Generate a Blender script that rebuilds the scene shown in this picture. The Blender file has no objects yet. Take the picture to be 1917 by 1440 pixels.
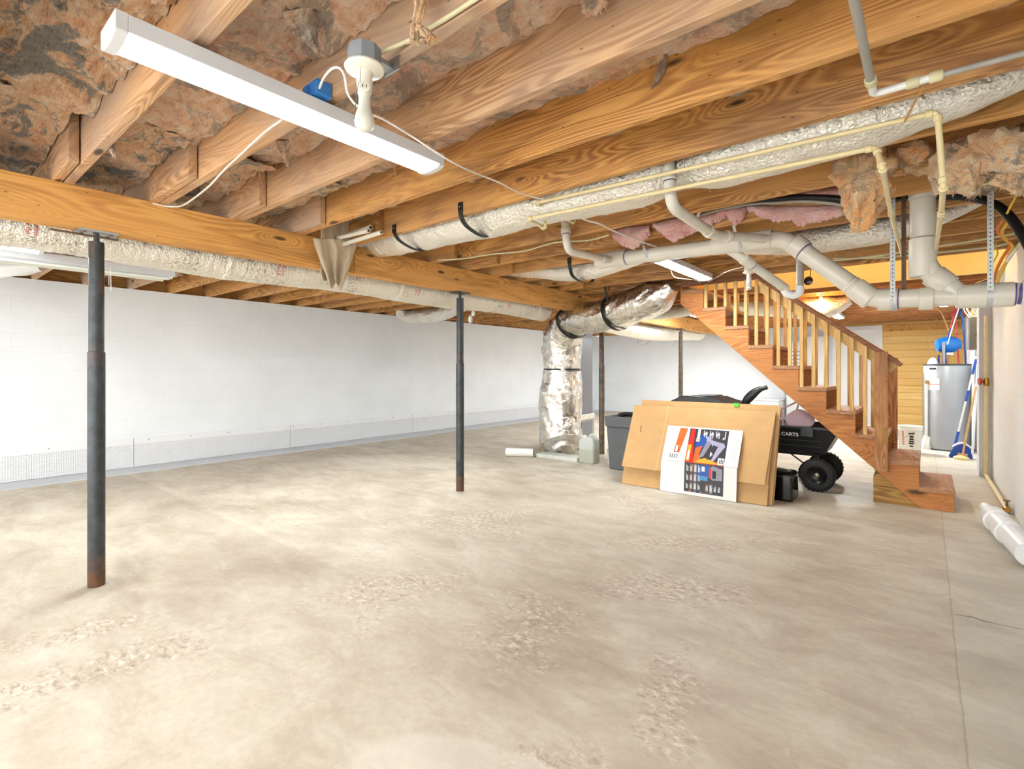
import bpy, math, random
from mathutils import Vector, Matrix, noise
random.seed(7)
V = Vector
PI = math.pi
C = bpy.context.scene.collection
H = 1.236            # camera height above the slab
F = 948.0            # focal length in pixels of the 1917 wide frame
YAW = math.radians(39.3)
fs, fc = math.sin(YAW), math.cos(YAW)

def at(px, py, x=None, y=None, z=None):
    """point of the room seen at (px, py) that lies on the plane x=, y= or z="""
    u = (px - 958.5) / F; v = (692 - py) / F
    d = V((-fs + fc * u, fc + fs * u, v))
    if x is not None: t = x / d.x
    elif y is not None: t = y / d.y
    else: t = (z - H) / d.z
    p = d * t
    return V((p.x, p.y, p.z + H))

# ------------------------------------------------------------------ node helpers
def srgb(r, g, b):
    f = lambda c: (c / 255 / 12.92) if c / 255 <= 0.04045 else ((c / 255 + 0.055) / 1.055) ** 2.4
    return (f(r), f(g), f(b), 1)

class NB:
    def __init__(s, name):
        s.m = bpy.data.materials.new(name); s.m.use_nodes = True
        s.t = s.m.node_tree; s.t.nodes.clear()
        s.out = s.t.nodes.new('ShaderNodeOutputMaterial')
        s.b = s.t.nodes.new('ShaderNodeBsdfPrincipled')
        s.t.links.new(s.b.outputs[0], s.out.inputs[0])
    def n(s, typ, **kw):
        nd = s.t.nodes.new(typ)
        for k, v in kw.items(): setattr(nd, k, v)
        return nd
    def l(s, a, b): s.t.links.new(a, b)
    def put(s, sock, v):
        if hasattr(v, 'is_linked') or hasattr(v, 'links'): s.l(v, sock)
        else: sock.default_value = v
    def coord(s, kind='Object', rnd=False):
        c = s.n('ShaderNodeTexCoord').outputs[kind]
        if rnd:
            oi = s.n('ShaderNodeObjectInfo')
            vm = s.n('ShaderNodeVectorMath', operation='MULTIPLY_ADD')
            vm.inputs[1].default_value = (37.1, 21.7, 13.3)
            s.l(oi.outputs['Random'], vm.inputs[0]); s.l(c, vm.inputs[2])
            c = vm.outputs[0]
        return c
    def world(s): return s.n('ShaderNodeNewGeometry').outputs['Position']
    def mapping(s, vec, scale=(1, 1, 1), loc=(0, 0, 0), rot=(0, 0, 0)):
        m = s.n('ShaderNodeMapping'); s.l(vec, m.inputs[0])
        m.inputs['Scale'].default_value = scale; m.inputs['Location'].default_value = loc; m.inputs['Rotation'].default_value = rot
        return m.outputs[0]
    def noise(s, vec, scale, detail=4, rough=0.5, dist=0.0):
        nd = s.n('ShaderNodeTexNoise'); s.l(vec, nd.inputs['Vector'])
        nd.inputs['Scale'].default_value = scale; nd.inputs['Detail'].default_value = detail
        nd.inputs['Roughness'].default_value = rough; nd.inputs['Distortion'].default_value = dist
        return nd.outputs[0]
    def voro(s, vec, scale, feature='F1'):
        nd = s.n('ShaderNodeTexVoronoi', feature=feature); s.l(vec, nd.inputs['Vector']); nd.inputs['Scale'].default_value = scale
        return nd.outputs['Distance']
    def math(s, op, a, b=0.0, c=0.0, clamp=False):
        nd = s.n('ShaderNodeMath', operation=op, use_clamp=clamp)
        for i, v in enumerate((a, b, c)): s.put(nd.inputs[i], v)
        return nd.outputs[0]
    def ramp(s, fac, stops, interp='LINEAR'):
        nd = s.n('ShaderNodeValToRGB'); cr = nd.color_ramp; cr.interpolation = interp
        while len(cr.elements) < len(stops): cr.elements.new(0.5)
        for e, (p, c) in zip(cr.elements, stops):
            e.position = p; e.color = c if not isinstance(c, (int, float)) else (c, c, c, 1)
        s.l(fac, nd.inputs[0]); return nd.outputs[0]
    def rng(s, v, a, b, c=0.0, d=1.0):
        nd = s.n('ShaderNodeMapRange'); s.l(v, nd.inputs[0])
        for i, q in enumerate((a, b, c, d)): nd.inputs[i + 1].default_value = q
        return nd.outputs[0]
    def mix(s, fac, a, b, mode='MIX'):
        nd = s.n('ShaderNodeMix', data_type='RGBA', blend_type=mode)
        s.put(nd.inputs[0], fac); s.put(nd.inputs[6], a); s.put(nd.inputs[7], b); return nd.outputs[2]
    def bump(s, h, strength=0.3, dist=0.01):
        nd = s.n('ShaderNodeBump'); nd.inputs['Strength'].default_value = strength; nd.inputs['Distance'].default_value = dist
        s.l(h, nd.inputs['Height']); s.l(nd.outputs[0], s.b.inputs['Normal']); return nd
    def fin(s, color=None, rough=None, metal=None, **kw):
        if color is not None: s.put(s.b.inputs['Base Color'], color)
        if rough is not None: s.put(s.b.inputs['Roughness'], rough)
        if metal is not None: s.put(s.b.inputs['Metallic'], metal)
        for k, v in kw.items(): s.put(s.b.inputs[k.replace('_', ' ')], v)
        return s.m

M = {}
def plain(name, rgb, rough=0.5, metal=0.0, var=0.06, bump=0.0, bscale=60, **kw):
    nb = NB(name); c = nb.coord(); n = nb.noise(c, 9, 4)
    col = srgb(*rgb); dk = tuple(v * (1 - var * 2.5) for v in col[:3]) + (1,)
    cc = nb.ramp(n, [(0.3, dk), (0.65, col)])
    if bump: nb.bump(nb.noise(c, bscale, 3), bump, 0.004)
    M[name] = nb.fin(cc, rough, metal, **kw); return M[name]

def wood(name, axis, light, mid, dark, stain=0.5, knots=True, gray=0.0, rough=0.65, knotscale=1.0):
    nb = NB(name); c = nb.coord(rnd=True)
    def sc(al, ac): return tuple(al if i == axis else ac for i in range(3))
    low = nb.noise(nb.mapping(c, sc(0.55, 5.0)), 1.0, 2, 0.5, 0.35)
    if knots:
        kd = nb.voro(nb.mapping(c, sc(1.5 * knotscale, 5.0 * knotscale)), 1.0)
        kr = nb.rng(kd, 0.0, 0.42, 1.0, 0.0)
        kr2 = nb.math('POWER', kr, 2.0)
        low = nb.math('MULTIPLY_ADD', kr2, 0.28, low)
        knot = nb.rng(kd, 0.055, 0.10, 1.0, 0.0)
    ph = nb.math('MULTIPLY', low, 135.0)
    ring = nb.math('SINE', ph); ring = nb.rng(ring, -1.0, 1.0)
    ring = nb.math('POWER', ring, 1.6)
    fib = nb.noise(nb.mapping(c, sc(3, 170)), 1.0, 3, 0.6)
    g = nb.math('MULTIPLY_ADD', ring, 0.42, nb.math('MULTIPLY', fib, 0.58))
    amp = nb.noise(nb.mapping(c, sc(0.8, 4)), 1.0, 2)
    col = nb.ramp(g, [(0.16, dark), (0.42, mid), (0.72, light)])
    flat = nb.ramp(fib, [(0.3, mid), (0.7, light)])
    col = nb.mix(nb.rng(amp, 0.36, 0.60), flat, col)
    st = nb.noise(nb.mapping(c, sc(1.1, 6)), 1.0, 5, 0.6, 0.6)
    st = nb.rng(st, 0.50, 0.66, 0.0, stain)
    col = nb.mix(st, col, tuple(v * 0.55 for v in dark[:3]) + (1,), 'MIX')
    if gray:
        gn = nb.noise(nb.mapping(c, sc(1.4, 3), loc=(3, 4, 5)), 1.0, 4)
        col = nb.mix(nb.rng(gn, 0.4, 0.62, 0.0, gray), col, srgb(176, 156, 140))
    if knots:
        col = nb.mix(nb.math('MULTIPLY', knot, 0.88), col, (0.022, 0.010, 0.006, 1))
    sp = nb.voro(nb.mapping(c, sc(9, 22)), 1.0)
    col = nb.mix(nb.rng(sp, 0.05, 0.085, 0.65, 0.0), col, (0.03, 0.016, 0.01, 1))
    nb.bump(fib, 0.25, 0.002)
    M[name] = nb.fin(col, rough); return M[name]

JL, JM, JD = srgb(222, 168, 98), srgb(198, 140, 74), srgb(138, 86, 44)
wood('joist_wood', 0, JL, JM, JD, 0.55, gray=0.15)
wood('joist_near_wood', 0, srgb(222, 180, 136), srgb(200, 154, 112), srgb(156, 114, 80), 0.45, gray=0.7)
wood('far_joist_wood', 0, srgb(214, 152, 96), srgb(190, 126, 74), srgb(140, 86, 50), 0.35, knots=False)
wood('joist_y_wood', 1, JL, JM, JD, 0.3)
wood('beam_wood', 1, srgb(228, 174, 100), srgb(214, 154, 80), srgb(182, 122, 62), 0.45, knotscale=1.15)
wood('stringer_wood', 0, srgb(202, 136, 76), srgb(184, 114, 56), srgb(146, 84, 42), 0.35, knotscale=0.6)
wood('tread_wood', 1, srgb(190, 142, 104), srgb(168, 120, 84), srgb(136, 92, 62), 0.25, knots=False)
wood('baluster_wood', 2, srgb(226, 188, 126), srgb(212, 170, 104), srgb(180, 132, 72), 0.1, knots=False)
wood('newel_wood', 2, srgb(190, 138, 90), srgb(170, 112, 66), srgb(110, 64, 36), 0.35, knotscale=1.4)
wood('rail_wood', 0, srgb(150, 98, 62), srgb(128, 80, 48), srgb(88, 52, 30), 0.2, knots=False)
wood('treated_wood', 0, srgb(180, 138, 72), srgb(156, 112, 52), srgb(118, 80, 36), 0.3, knotscale=0.7)
wood('handle_wood', 2, srgb(216, 170, 112), srgb(200, 150, 92), srgb(170, 118, 64), 0.1, knots=False)

# painted block walls
def block_wall(name, rgb, along):
    nb = NB(name); w = nb.world()
    sx = nb.n('ShaderNodeSeparateXYZ'); nb.l(w, sx.inputs[0])
    cx = nb.n('ShaderNodeCombineXYZ'); nb.l(sx.outputs[along], cx.inputs[0]); nb.l(sx.outputs[2], cx.inputs[1])
    br = nb.n('ShaderNodeTexBrick'); nb.l(cx.outputs[0], br.inputs['Vector'])
    br.inputs['Scale'].default_value = 1.0; br.inputs['Brick Width'].default_value = 0.41; br.inputs['Row Height'].default_value = 0.205
    br.inputs['Mortar Size'].default_value = 0.0045; br.inputs['Mortar Smooth'].default_value = 0.6
    br.inputs['Color1'].default_value = (1, 1, 1, 1); br.inputs['Color2'].default_value = (1, 1, 1, 1); br.inputs['Mortar'].default_value = (0, 0, 0, 1)
    n = nb.noise(w, 45, 4); n2 = nb.noise(w, 1.3, 4)
    h = nb.math('MULTIPLY_ADD', br.outputs['Color'], 1.0, nb.math('MULTIPLY', n, 0.3))
    nb.bump(h, 0.22, 0.006)
    c = srgb(*rgb); dk = tuple(v * 0.94 for v in c[:3]) + (1,)
    col = nb.ramp(n2, [(0.35, dk), (0.6, c)])
    col = nb.mix(nb.math('MULTIPLY', nb.math('SUBTRACT', 1.0, br.outputs['Color']), 0.10), col, (0.5, 0.5, 0.52, 1))
    M[name] = nb.fin(col, 0.7)
block_wall('white_block_y', (238, 242, 246), 1)
block_wall('white_block_x', (236, 240, 245), 0)

# concrete slab
def concrete():
    nb = NB('concrete'); w = nb.world()
    sx = nb.n('ShaderNodeSeparateXYZ'); nb.l(w, sx.inputs[0]); X, Y = sx.outputs[0], sx.outputs[1]
    a = nb.noise(w, 0.8, 6, 0.6, 0.5); b = nb.noise(nb.mapping(w, (1, 2.0, 1), rot=(0, 0, 0.5)), 1.9, 6, 0.66, 0.5)
    f = nb.noise(w, 26, 4, 0.7)
    m = nb.math('ADD', nb.math('MULTIPLY', a, 0.5), nb.math('MULTIPLY', b, 0.5))
    col = nb.ramp(m, [(0.38, srgb(166, 153, 135)), (0.47, srgb(188, 177, 160)), (0.55, srgb(203, 194, 178)), (0.66, srgb(214, 207, 193))])
    col = nb.mix(nb.rng(f, 0.35, 0.62, 0.22, 0.0), col, srgb(154, 140, 121))
    wash = nb.noise(nb.mapping(w, (1.2, 2.6, 1), rot=(0, 0, .9), loc=(3, 1, 0)), 3.5, 5, 0.7, 0.4)
    col = nb.mix(nb.rng(wash, 0.52, 0.66, 0.0, 0.35), col, srgb(172, 158, 141))
    col = nb.mix(nb.rng(wash, 0.34, 0.44, 0.35, 0.0), col, srgb(212, 206, 192))
    # a poured section of a slightly different tone left of the joint
    sec = nb.math('MULTIPLY', nb.rng(Y, 1.742, 1.758, 1.0, 0.0), nb.rng(X, -2.9, -2.3, 1.0, 0.0))
    sec = nb.math('MULTIPLY', sec, nb.rng(Y, 0.9, 1.75, 0.0, 1.0))
    col = nb.mix(nb.math('MULTIPLY', sec, 0.32), col, srgb(160, 146, 130))
    # edge strip by the right wall
    strip = nb.rng(X, 0.096, 0.104)
    col = nb.mix(nb.math('MULTIPLY', strip, 0.5), col, nb.ramp(b, [(0.3, srgb(180, 176, 164)), (0.7, srgb(206, 202, 190))]))
    # flaking patches: soft regions filled with small ragged chips
    def blob(cx, cy, rx, ry, ang):
        mp = nb.n('ShaderNodeMapping'); mp.vector_type = 'TEXTURE'; nb.l(w, mp.inputs[0])
        mp.inputs['Location'].default_value = (cx, cy, 0); mp.inputs['Rotation'].default_value = (0, 0, ang); mp.inputs['Scale'].default_value = (rx, ry, 1)
        ln = nb.n('ShaderNodeVectorMath', operation='LENGTH'); nb.l(mp.outputs[0], ln.inputs[0])
        return nb.rng(ln.outputs['Value'], 0.35, 1.0, 1.0, 0.0)
    reg = None
    for q in [(-2.62, 0.62, .22, .75, -.12), (-2.35, 1.75, .35, .65, -.5), (-1.5, 1.9, .38, .6, .5), (-1.15, 2.75, .3, .7, -1.0),
              (-.75, 1.9, .18, .5, .3), (-1.3, 3.6, .25, .9, -.9), (-3.1, .5, .16, .6, -.3), (-2.9, 3.0, .5, .9, -.8), (-.9, 1.2, .3, .3, 0), (-2.0, 4.3, .3, .9, 1.1)]:
        e = blob(*q); reg = e if reg is None else nb.math('MAXIMUM', reg, e)
    br = nb.noise(w, 2.2, 7, 0.68, 0.4); b2 = nb.noise(w, 9.0, 4, 0.6); reg = nb.rng(nb.math('ADD', nb.math('MULTIPLY', reg, 0.9), nb.math('ADD', nb.math('MULTIPLY_ADD', br, 3.2, -1.75), nb.math('MULTIPLY_ADD', b2, 1.6, -0.8))), 0.12, 0.75)
    col = nb.mix(nb.math('MULTIPLY', reg, 0.45), col, nb.ramp(br, [(0.4, srgb(176, 158, 139)), (0.62, srgb(200, 188, 170))]))
    ch = nb.noise(nb.mapping(w, (1.0, 1.5, 1), rot=(0, 0, .3)), 24, 6, 0.68, 0.5)
    lt = nb.math('MULTIPLY', nb.rng(ch, 0.555, 0.575), reg); chip = nb.math('MULTIPLY', nb.rng(ch, 0.425, 0.45, 1.0, 0.0), reg)
    col = nb.mix(nb.math('MULTIPLY', lt, 0.7), col, srgb(220, 214, 202)); col = nb.mix(nb.math('MULTIPLY', chip, 0.65), col, srgb(150, 131, 112))
    pale = blob(-.95, 1.05, .55, .28, .2); col = nb.mix(nb.math('MULTIPLY', nb.rng(nb.math('ADD', pale, nb.math('MULTIPLY', br, .4)), .35, .5), .5), col, srgb(222, 217, 206))
    darkp = nb.math('MAXIMUM', blob(-6.3, 2.3, .4, .5, .2), blob(-2.9, 4.2, 1.1, .35, -.3)); col = nb.mix(nb.math('MULTIPLY', darkp, .3), col, srgb(146, 128, 108))
    # hairline crack across the edge strip and the strip joint line
    wob = nb.noise(w, 5, 3); cy_ = nb.math('ADD', Y, nb.math('MULTIPLY', wob, 0.12))
    crack = nb.math('MULTIPLY', nb.rng(nb.math('ABSOLUTE', nb.math('SUBTRACT', cy_, 3.46)), 0.002, 0.006, 1.0, 0.0), nb.rng(X, 0.10, 0.12))
    xw = nb.math('ADD', X, nb.math('MULTIPLY', wob, 0.016))
    jl = nb.rng(nb.math('ABSOLUTE', nb.math('SUBTRACT', xw, 0.108)), 0.0015, 0.005, 1.0, 0.0)
    line = nb.math('MAXIMUM', nb.math('MULTIPLY', crack, 0.8), nb.math('MULTIPLY', jl, 0.35))
    col = nb.mix(line, col, srgb(110, 98, 84))
    spk = nb.voro(w, 3.3); col = nb.mix(nb.rng(spk, 0.008, 0.014, 0.8, 0.0), col, srgb(70, 60, 50))
    h = nb.math('ADD', nb.math('MULTIPLY', f, 0.4), nb.math('MULTIPLY', chip, -0.6))
    nb.bump(h, 0.2, 0.004)
    M['concrete'] = nb.fin(col, nb.rng(a, 0.3, 0.7, 0.5, 0.72))
concrete()

def foil(name, tint=(238, 234, 226), rough=0.28, scale=26, strength=0.9, metal=1.0, marks=0.0):
    nb = NB(name); c = nb.coord()
    n1 = nb.noise(c, scale, 4, 0.6, 1.2); v = nb.voro(nb.mapping(c, (1, 1.3, 1)), scale * 1.3)
    n2 = nb.noise(c, scale * 0.25, 3, 0.5, 0.6)
    h = nb.math('ADD', nb.math('ADD', nb.math('MULTIPLY', n1, 0.6), nb.math('MULTIPLY', v, 0.35)), nb.math('MULTIPLY', n2, 1.4))
    nb.bump(h, strength, 0.02)
    col = nb.mix(nb.rng(nb.noise(c, 5, 4), 0.45, 0.7, 0.0, 0.25), srgb(*tint), srgb(206, 190, 166))
    if marks:
        mk = nb.noise(nb.mapping(c, (1, 1, 1)), 30, 3, 0.5, 2.0)
        msk = nb.rng(nb.noise(c, 2.6, 2), 0.56, 0.6)
        col = nb.mix(nb.math('MULTIPLY', nb.math('MULTIPLY', nb.rng(mk, 0.55, 0.6), msk), marks), col, srgb(70, 68, 60))
    M[name] = nb.fin(col, nb.rng(n1, 0.3, 0.7, rough, rough + 0.2), metal)
foil('foil'); foil('foil_soft', (240, 236, 226), 0.36, 60, 0.7, 0.75, 0.5); foil('foil_big', (236, 232, 226), 0.2, 11, 0.95)
foil('foil_white', (244, 240, 230), 0.33, 46, 0.75, 0.72)

def insul(name, cols, mold=0.5, moldscale=2.2, stretch=(1, 1, 1)):
    nb = NB(name); c = nb.coord(rnd=True); w = nb.mapping(c, stretch)
    n = nb.noise(w, 8, 6, 0.72, 0.7); f = nb.noise(nb.mapping(w, (0.45, 2.2, 1), rot=(0, 0, 0.6)), 42, 5, 0.78, 1.0)
    m = nb.math('ADD', nb.math('MULTIPLY', n, 0.62), nb.math('MULTIPLY', f, 0.38))
    st = [0.36, 0.44, 0.51, 0.57, 0.66][:len(cols)]
    col = nb.ramp(m, list(zip(st, cols)))
    if mold:
        mm = nb.noise(w, moldscale * 1.5, 7, 0.74, 0.9)
        mc = nb.mix(nb.rng(f, 0.35, 0.65), srgb(48, 47, 46), srgb(132, 126, 116))
        col = nb.mix(nb.rng(mm, 0.50, 0.56, 0.0, mold), col, mc)
    nb.bump(nb.math('ADD', f, nb.math('MULTIPLY', n, 1.5)), 0.8, 0.02)
    M[name] = nb.fin(col, 0.95, Sheen_Weight=0.4, Sheen_Roughness=0.6)
OR = [srgb(166, 118, 82), srgb(220, 158, 104), srgb(234, 192, 148), srgb(240, 214, 184), srgb(248, 234, 214)]
insul('insul_mold', OR, 0.95, 2.0, (1, 1.6, 1)); insul('insul_pinkish', [srgb(190, 134, 100), srgb(232, 176, 134), srgb(240, 200, 164), srgb(244, 218, 192), srgb(250, 236, 220)], 0.6, 1.5)
insul('insul_orange', [srgb(226, 132, 58), srgb(250, 172, 92), srgb(252, 198, 134), srgb(248, 216, 172), srgb(236, 208, 176)], 0.35, 3.0)
insul('insul_pink', [srgb(220, 142, 134), srgb(240, 172, 164), srgb(246, 192, 184), srgb(250, 208, 200)], 0.0)
insul('insul_dirty', [srgb(214, 136, 76), srgb(238, 178, 120), srgb(240, 202, 156), srgb(238, 216, 186)], 0.75, 2.2)

plain('pvc', (226, 221, 208), 0.32, var=0.03); plain('pvc_white', (236, 237, 238), 0.35, var=0.02)
plain('cpvc', (230, 214, 166), 0.38, var=0.04); plain('primer', (98, 84, 140), 0.5); plain('pvc_gray', (168, 164, 156), 0.45, var=0.08)
plain('steel_strap', (200, 203, 204), 0.45, 0.3); plain('strap_hole', (28, 26, 24), 0.8); plain('black_strap', (18, 18, 20), 0.5)
plain('old_steel', (120, 96, 80), 0.55, 0.4, var=0.1)
plain('white_cable', (238, 232, 224), 0.45, var=0.02); plain('cream_cable', (216, 208, 168), 0.45); plain('tan_cable', (200, 150, 92), 0.5)
plain('lamp_body', (218, 220, 224), 0.4, var=0.01); plain('porcelain', (236, 232, 218), 0.25, var=0.02); plain('bulb_off', (226, 226, 214), 0.3, var=0.02)
plain('box_gray', (140, 144, 150), 0.5); plain('blue_plastic', (52, 128, 206), 0.4, var=0.05); plain('dark_slot', (30, 28, 26), 0.6)
plain('kraft', (204, 162, 110), 0.8, var=0.035, bump=0.1, bscale=120); plain('kraft_dark', (150, 108, 62), 0.85); plain('kraft_line', (232, 198, 150), 0.8, var=0.02)
plain('board_white', (236, 236, 234), 0.5, var=0.015); plain('print_red', (214, 40, 30), 0.45); plain('print_orange', (240, 108, 40), 0.45); plain('print_amber', (250, 176, 50), 0.45)
plain('print_dark', (58, 54, 64), 0.45, var=0.08); plain('print_blue', (34, 84, 170), 0.45); plain('print_cyan', (70, 150, 210), 0.45); plain('print_gray', (150, 148, 162), 0.45); plain('print_lilac', (176, 172, 200), 0.45)
plain('print_white', (240, 240, 240), 0.45, var=0.01); plain('print_ink', (24, 24, 26), 0.5); plain('print_brown', (120, 78, 56), 0.5); plain('print_mark', (176, 190, 196), 0.5)
plain('black_plastic', (30, 31, 33), 0.38, var=0.1, bump=0.15); plain('black_gloss', (12, 12, 13), 0.12); plain('gray_bin', (92, 95, 98), 0.5, var=0.04, bump=0.1)
plain('dark_liner', (22, 22, 24), 0.4); plain('tire', (34, 34, 35), 0.75, bump=0.2); plain('rim_black', (26, 26, 28), 0.3, 0.4); plain('axle_metal', (176, 170, 140), 0.35, 0.9)
plain('pink_plastic', (206, 172, 178), 0.5, var=0.03); plain('galvanized', (176, 180, 184), 0.32, 0.85, var=0.07); plain('sheet_gray', (140, 142, 150), 0.4, 0.35, var=0.03)
plain('heater_gray', (166, 168, 172), 0.38, 0.3, var=0.02); plain('heater_trim', (60, 62, 68), 0.5); plain('label_white', (238, 236, 230), 0.5, var=0.01)
plain('tank_blue', (24, 118, 206), 0.3, var=0.04); plain('pex_blue', (40, 62, 150), 0.4); plain('pex_red', (206, 60, 58), 0.4); plain('broom_blue', (30, 76, 176), 0.5); plain('broom_white', (232, 234, 236), 0.4, var=0.02)
plain('bristle_cream', (226, 206, 150), 0.8, bump=0.4); plain('panel_taupe', (118, 108, 88), 0.5); plain('brass', (196, 150, 70), 0.35, 0.9); plain('red_plastic', (190, 36, 34), 0.4)
plain('yellow_cable', (232, 186, 60), 0.45); plain('orange_cable', (236, 130, 50), 0.45); plain('bucket_white', (232, 230, 222), 0.4, var=0.02); plain('green_core', (30, 110, 70), 0.5)
plain('door_white', (240, 240, 242), 0.4, var=0.01); plain('gray_paint', (200, 204, 210), 0.55, var=0.03); plain('ochre_wall', (232, 204, 132), 0.8, var=0.02); plain('subfloor', (150, 112, 76), 0.85, var=0.15, bump=0.2)
plain('pilaster_gray', (212, 216, 224), 0.6, var=0.02); plain('mirror_dark', (52, 46, 44), 0.2, 0.6); plain('pad_foam', (206, 208, 200), 0.7); plain('green_tape', (90, 220, 60), 0.5)

def post_mat():
    nb = NB('post_paint'); w = nb.world(); sx = nb.n('ShaderNodeSeparateXYZ'); nb.l(w, sx.inputs[0])
    n = nb.noise(w, 14, 5, 0.65); n2 = nb.noise(nb.mapping(w, (60, 60, 14)), 1, 4)
    col = nb.ramp(n, [(0.35, srgb(48, 51, 53)), (0.65, srgb(70, 75, 79))])
    rust = nb.mix(n2, srgb(40, 32, 26), srgb(140, 88, 40))
    z = nb.math('ADD', sx.outputs[2], nb.math('MULTIPLY', n, -0.30))
    k = nb.rng(z, -0.12, 0.06, 0.9, 0.0)
    z2 = nb.math('ABSOLUTE', nb.math('SUBTRACT', sx.outputs[2], 1.33))
    k2 = nb.rng(z2, 0.0, 0.10, 0.5, 0.0)
    k2 = nb.math('MULTIPLY', k2, nb.rng(n, 0.4, 0.6))
    k = nb.math('MAXIMUM', k, k2)
    strk = nb.rng(nb.noise(nb.mapping(w, (26, 26, 3)), 1, 3), 0.62, 0.68, 0.0, 0.6)
    k = nb.math('MAXIMUM', k, strk)
    k = nb.math('MULTIPLY', k, nb.rng(nb.noise(w, 34, 4, 0.65), 0.40, 0.56, 0.45, 1.0))
    M['post_paint'] = nb.fin(nb.mix(k, col, rust), 0.42, 0.35)
    nb = NB('post_brown'); w = nb.world(); n = nb.noise(w, 16, 4)
    M['post_brown'] = nb.fin(nb.ramp(n, [(0.35, srgb(84, 72, 62)), (0.65, srgb(116, 102, 90))]), 0.5, 0.3)
post_mat()

def pine():
    nb = NB('pine_panel'); w = nb.world(); sx = nb.n('ShaderNodeSeparateXYZ'); nb.l(w, sx.inputs[0])
    row = nb.math('DIVIDE', sx.outputs[2], 0.15); fr = nb.math('FRACT', row); fl = nb.math('FLOOR', row)
    wn = nb.n('ShaderNodeTexWhiteNoise'); wn.noise_dimensions = '1D'; nb.l(fl, wn.inputs['W'])
    g = nb.noise(nb.mapping(w, (1.6, 1, 22)), 1, 4, 0.6, 0.4)
    col = nb.ramp(g, [(0.3, srgb(236, 186, 104)), (0.65, srgb(250, 212, 136))])
    col = nb.mix(nb.math('MULTIPLY', wn.outputs['Value'], 0.35), col, srgb(230, 172, 86))
    kd = nb.voro(nb.mapping(w, (3.2, 1, 9)), 1.0)
    col = nb.mix(nb.rng(kd, 0.05, 0.11, 0.8, 0.0), col, srgb(120, 64, 28))
    gr = nb.rng(nb.math('ABSOLUTE', nb.math('SUBTRACT', fr, 0.5)), 0.465, 0.49)
    col = nb.mix(nb.math('MULTIPLY', gr, 0.6), col, srgb(140, 84, 36))
    nb.bump(nb.math('MULTIPLY', gr, -1.0), 0.5, 0.01)
    M['pine_panel'] = nb.fin(col, 0.5)
pine()

def dimple():
    nb = NB('dimple_membrane'); w = nb.world(); sx = nb.n('ShaderNodeSeparateXYZ'); nb.l(w, sx.inputs[0])
    def cell(s): return nb.math('ABSOLUTE', nb.math('SUBTRACT', nb.math('FRACT', nb.math('DIVIDE', s, 0.021)), 0.5))
    d = nb.math('SQRT', nb.math('ADD', nb.math('POWER', cell(sx.outputs[1]), 2.0), nb.math('POWER', cell(sx.outputs[2]), 2.0)))
    dot = nb.rng(d, 0.12, 0.34, 1.0, 0.0)
    zone = nb.rng(sx.outputs[2], 0.285, 0.30, 1.0, 0.0)
    dot = nb.math('MULTIPLY', dot, zone)
    nb.bump(dot, 0.9, 0.008)
    col = nb.mix(nb.math('MULTIPLY', dot, 0.16), srgb(234, 235, 238), srgb(170, 172, 178))
    M['dimple_membrane'] = nb.fin(col, 0.5)
dimple()

def emis(name, rgb, strength):
    nb = NB(name); nb.fin(srgb(*rgb), 0.4, Emission_Color=srgb(*rgb), Emission_Strength=strength); M[name] = nb.m
emis('led_diffuser', (250, 255, 253), 14.0); emis('led_bright', (250, 255, 253), 40.0); emis('led_far', (250, 255, 253), 120.0); emis('led_left', (250, 255, 253), 24.0); emis('tube_lit', (255, 255, 255), 9.0); emis('warm_bulb', (255, 196, 110), 60.0)
def glassy(name, rgb, rough, alpha, trans=0.6):
    nb = NB(name); M[name] = nb.fin(srgb(*rgb), rough, 0.0, Transmission_Weight=trans, IOR=1.3, Alpha=alpha)
glassy('jug_plastic', (226, 232, 228), 0.35, 0.9, 0.35); glassy('jug_liquid', (208, 209, 192), 0.3, 0.95, 0.3)
glassy('film_plastic', (226, 208, 180), 0.5, 0.82, 0.2); glassy('clear_glass', (255, 255, 255), 0.02, 0.35, 0.9); glassy('blue_film', (170, 200, 232), 0.3, 0.75, 0.3)

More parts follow.
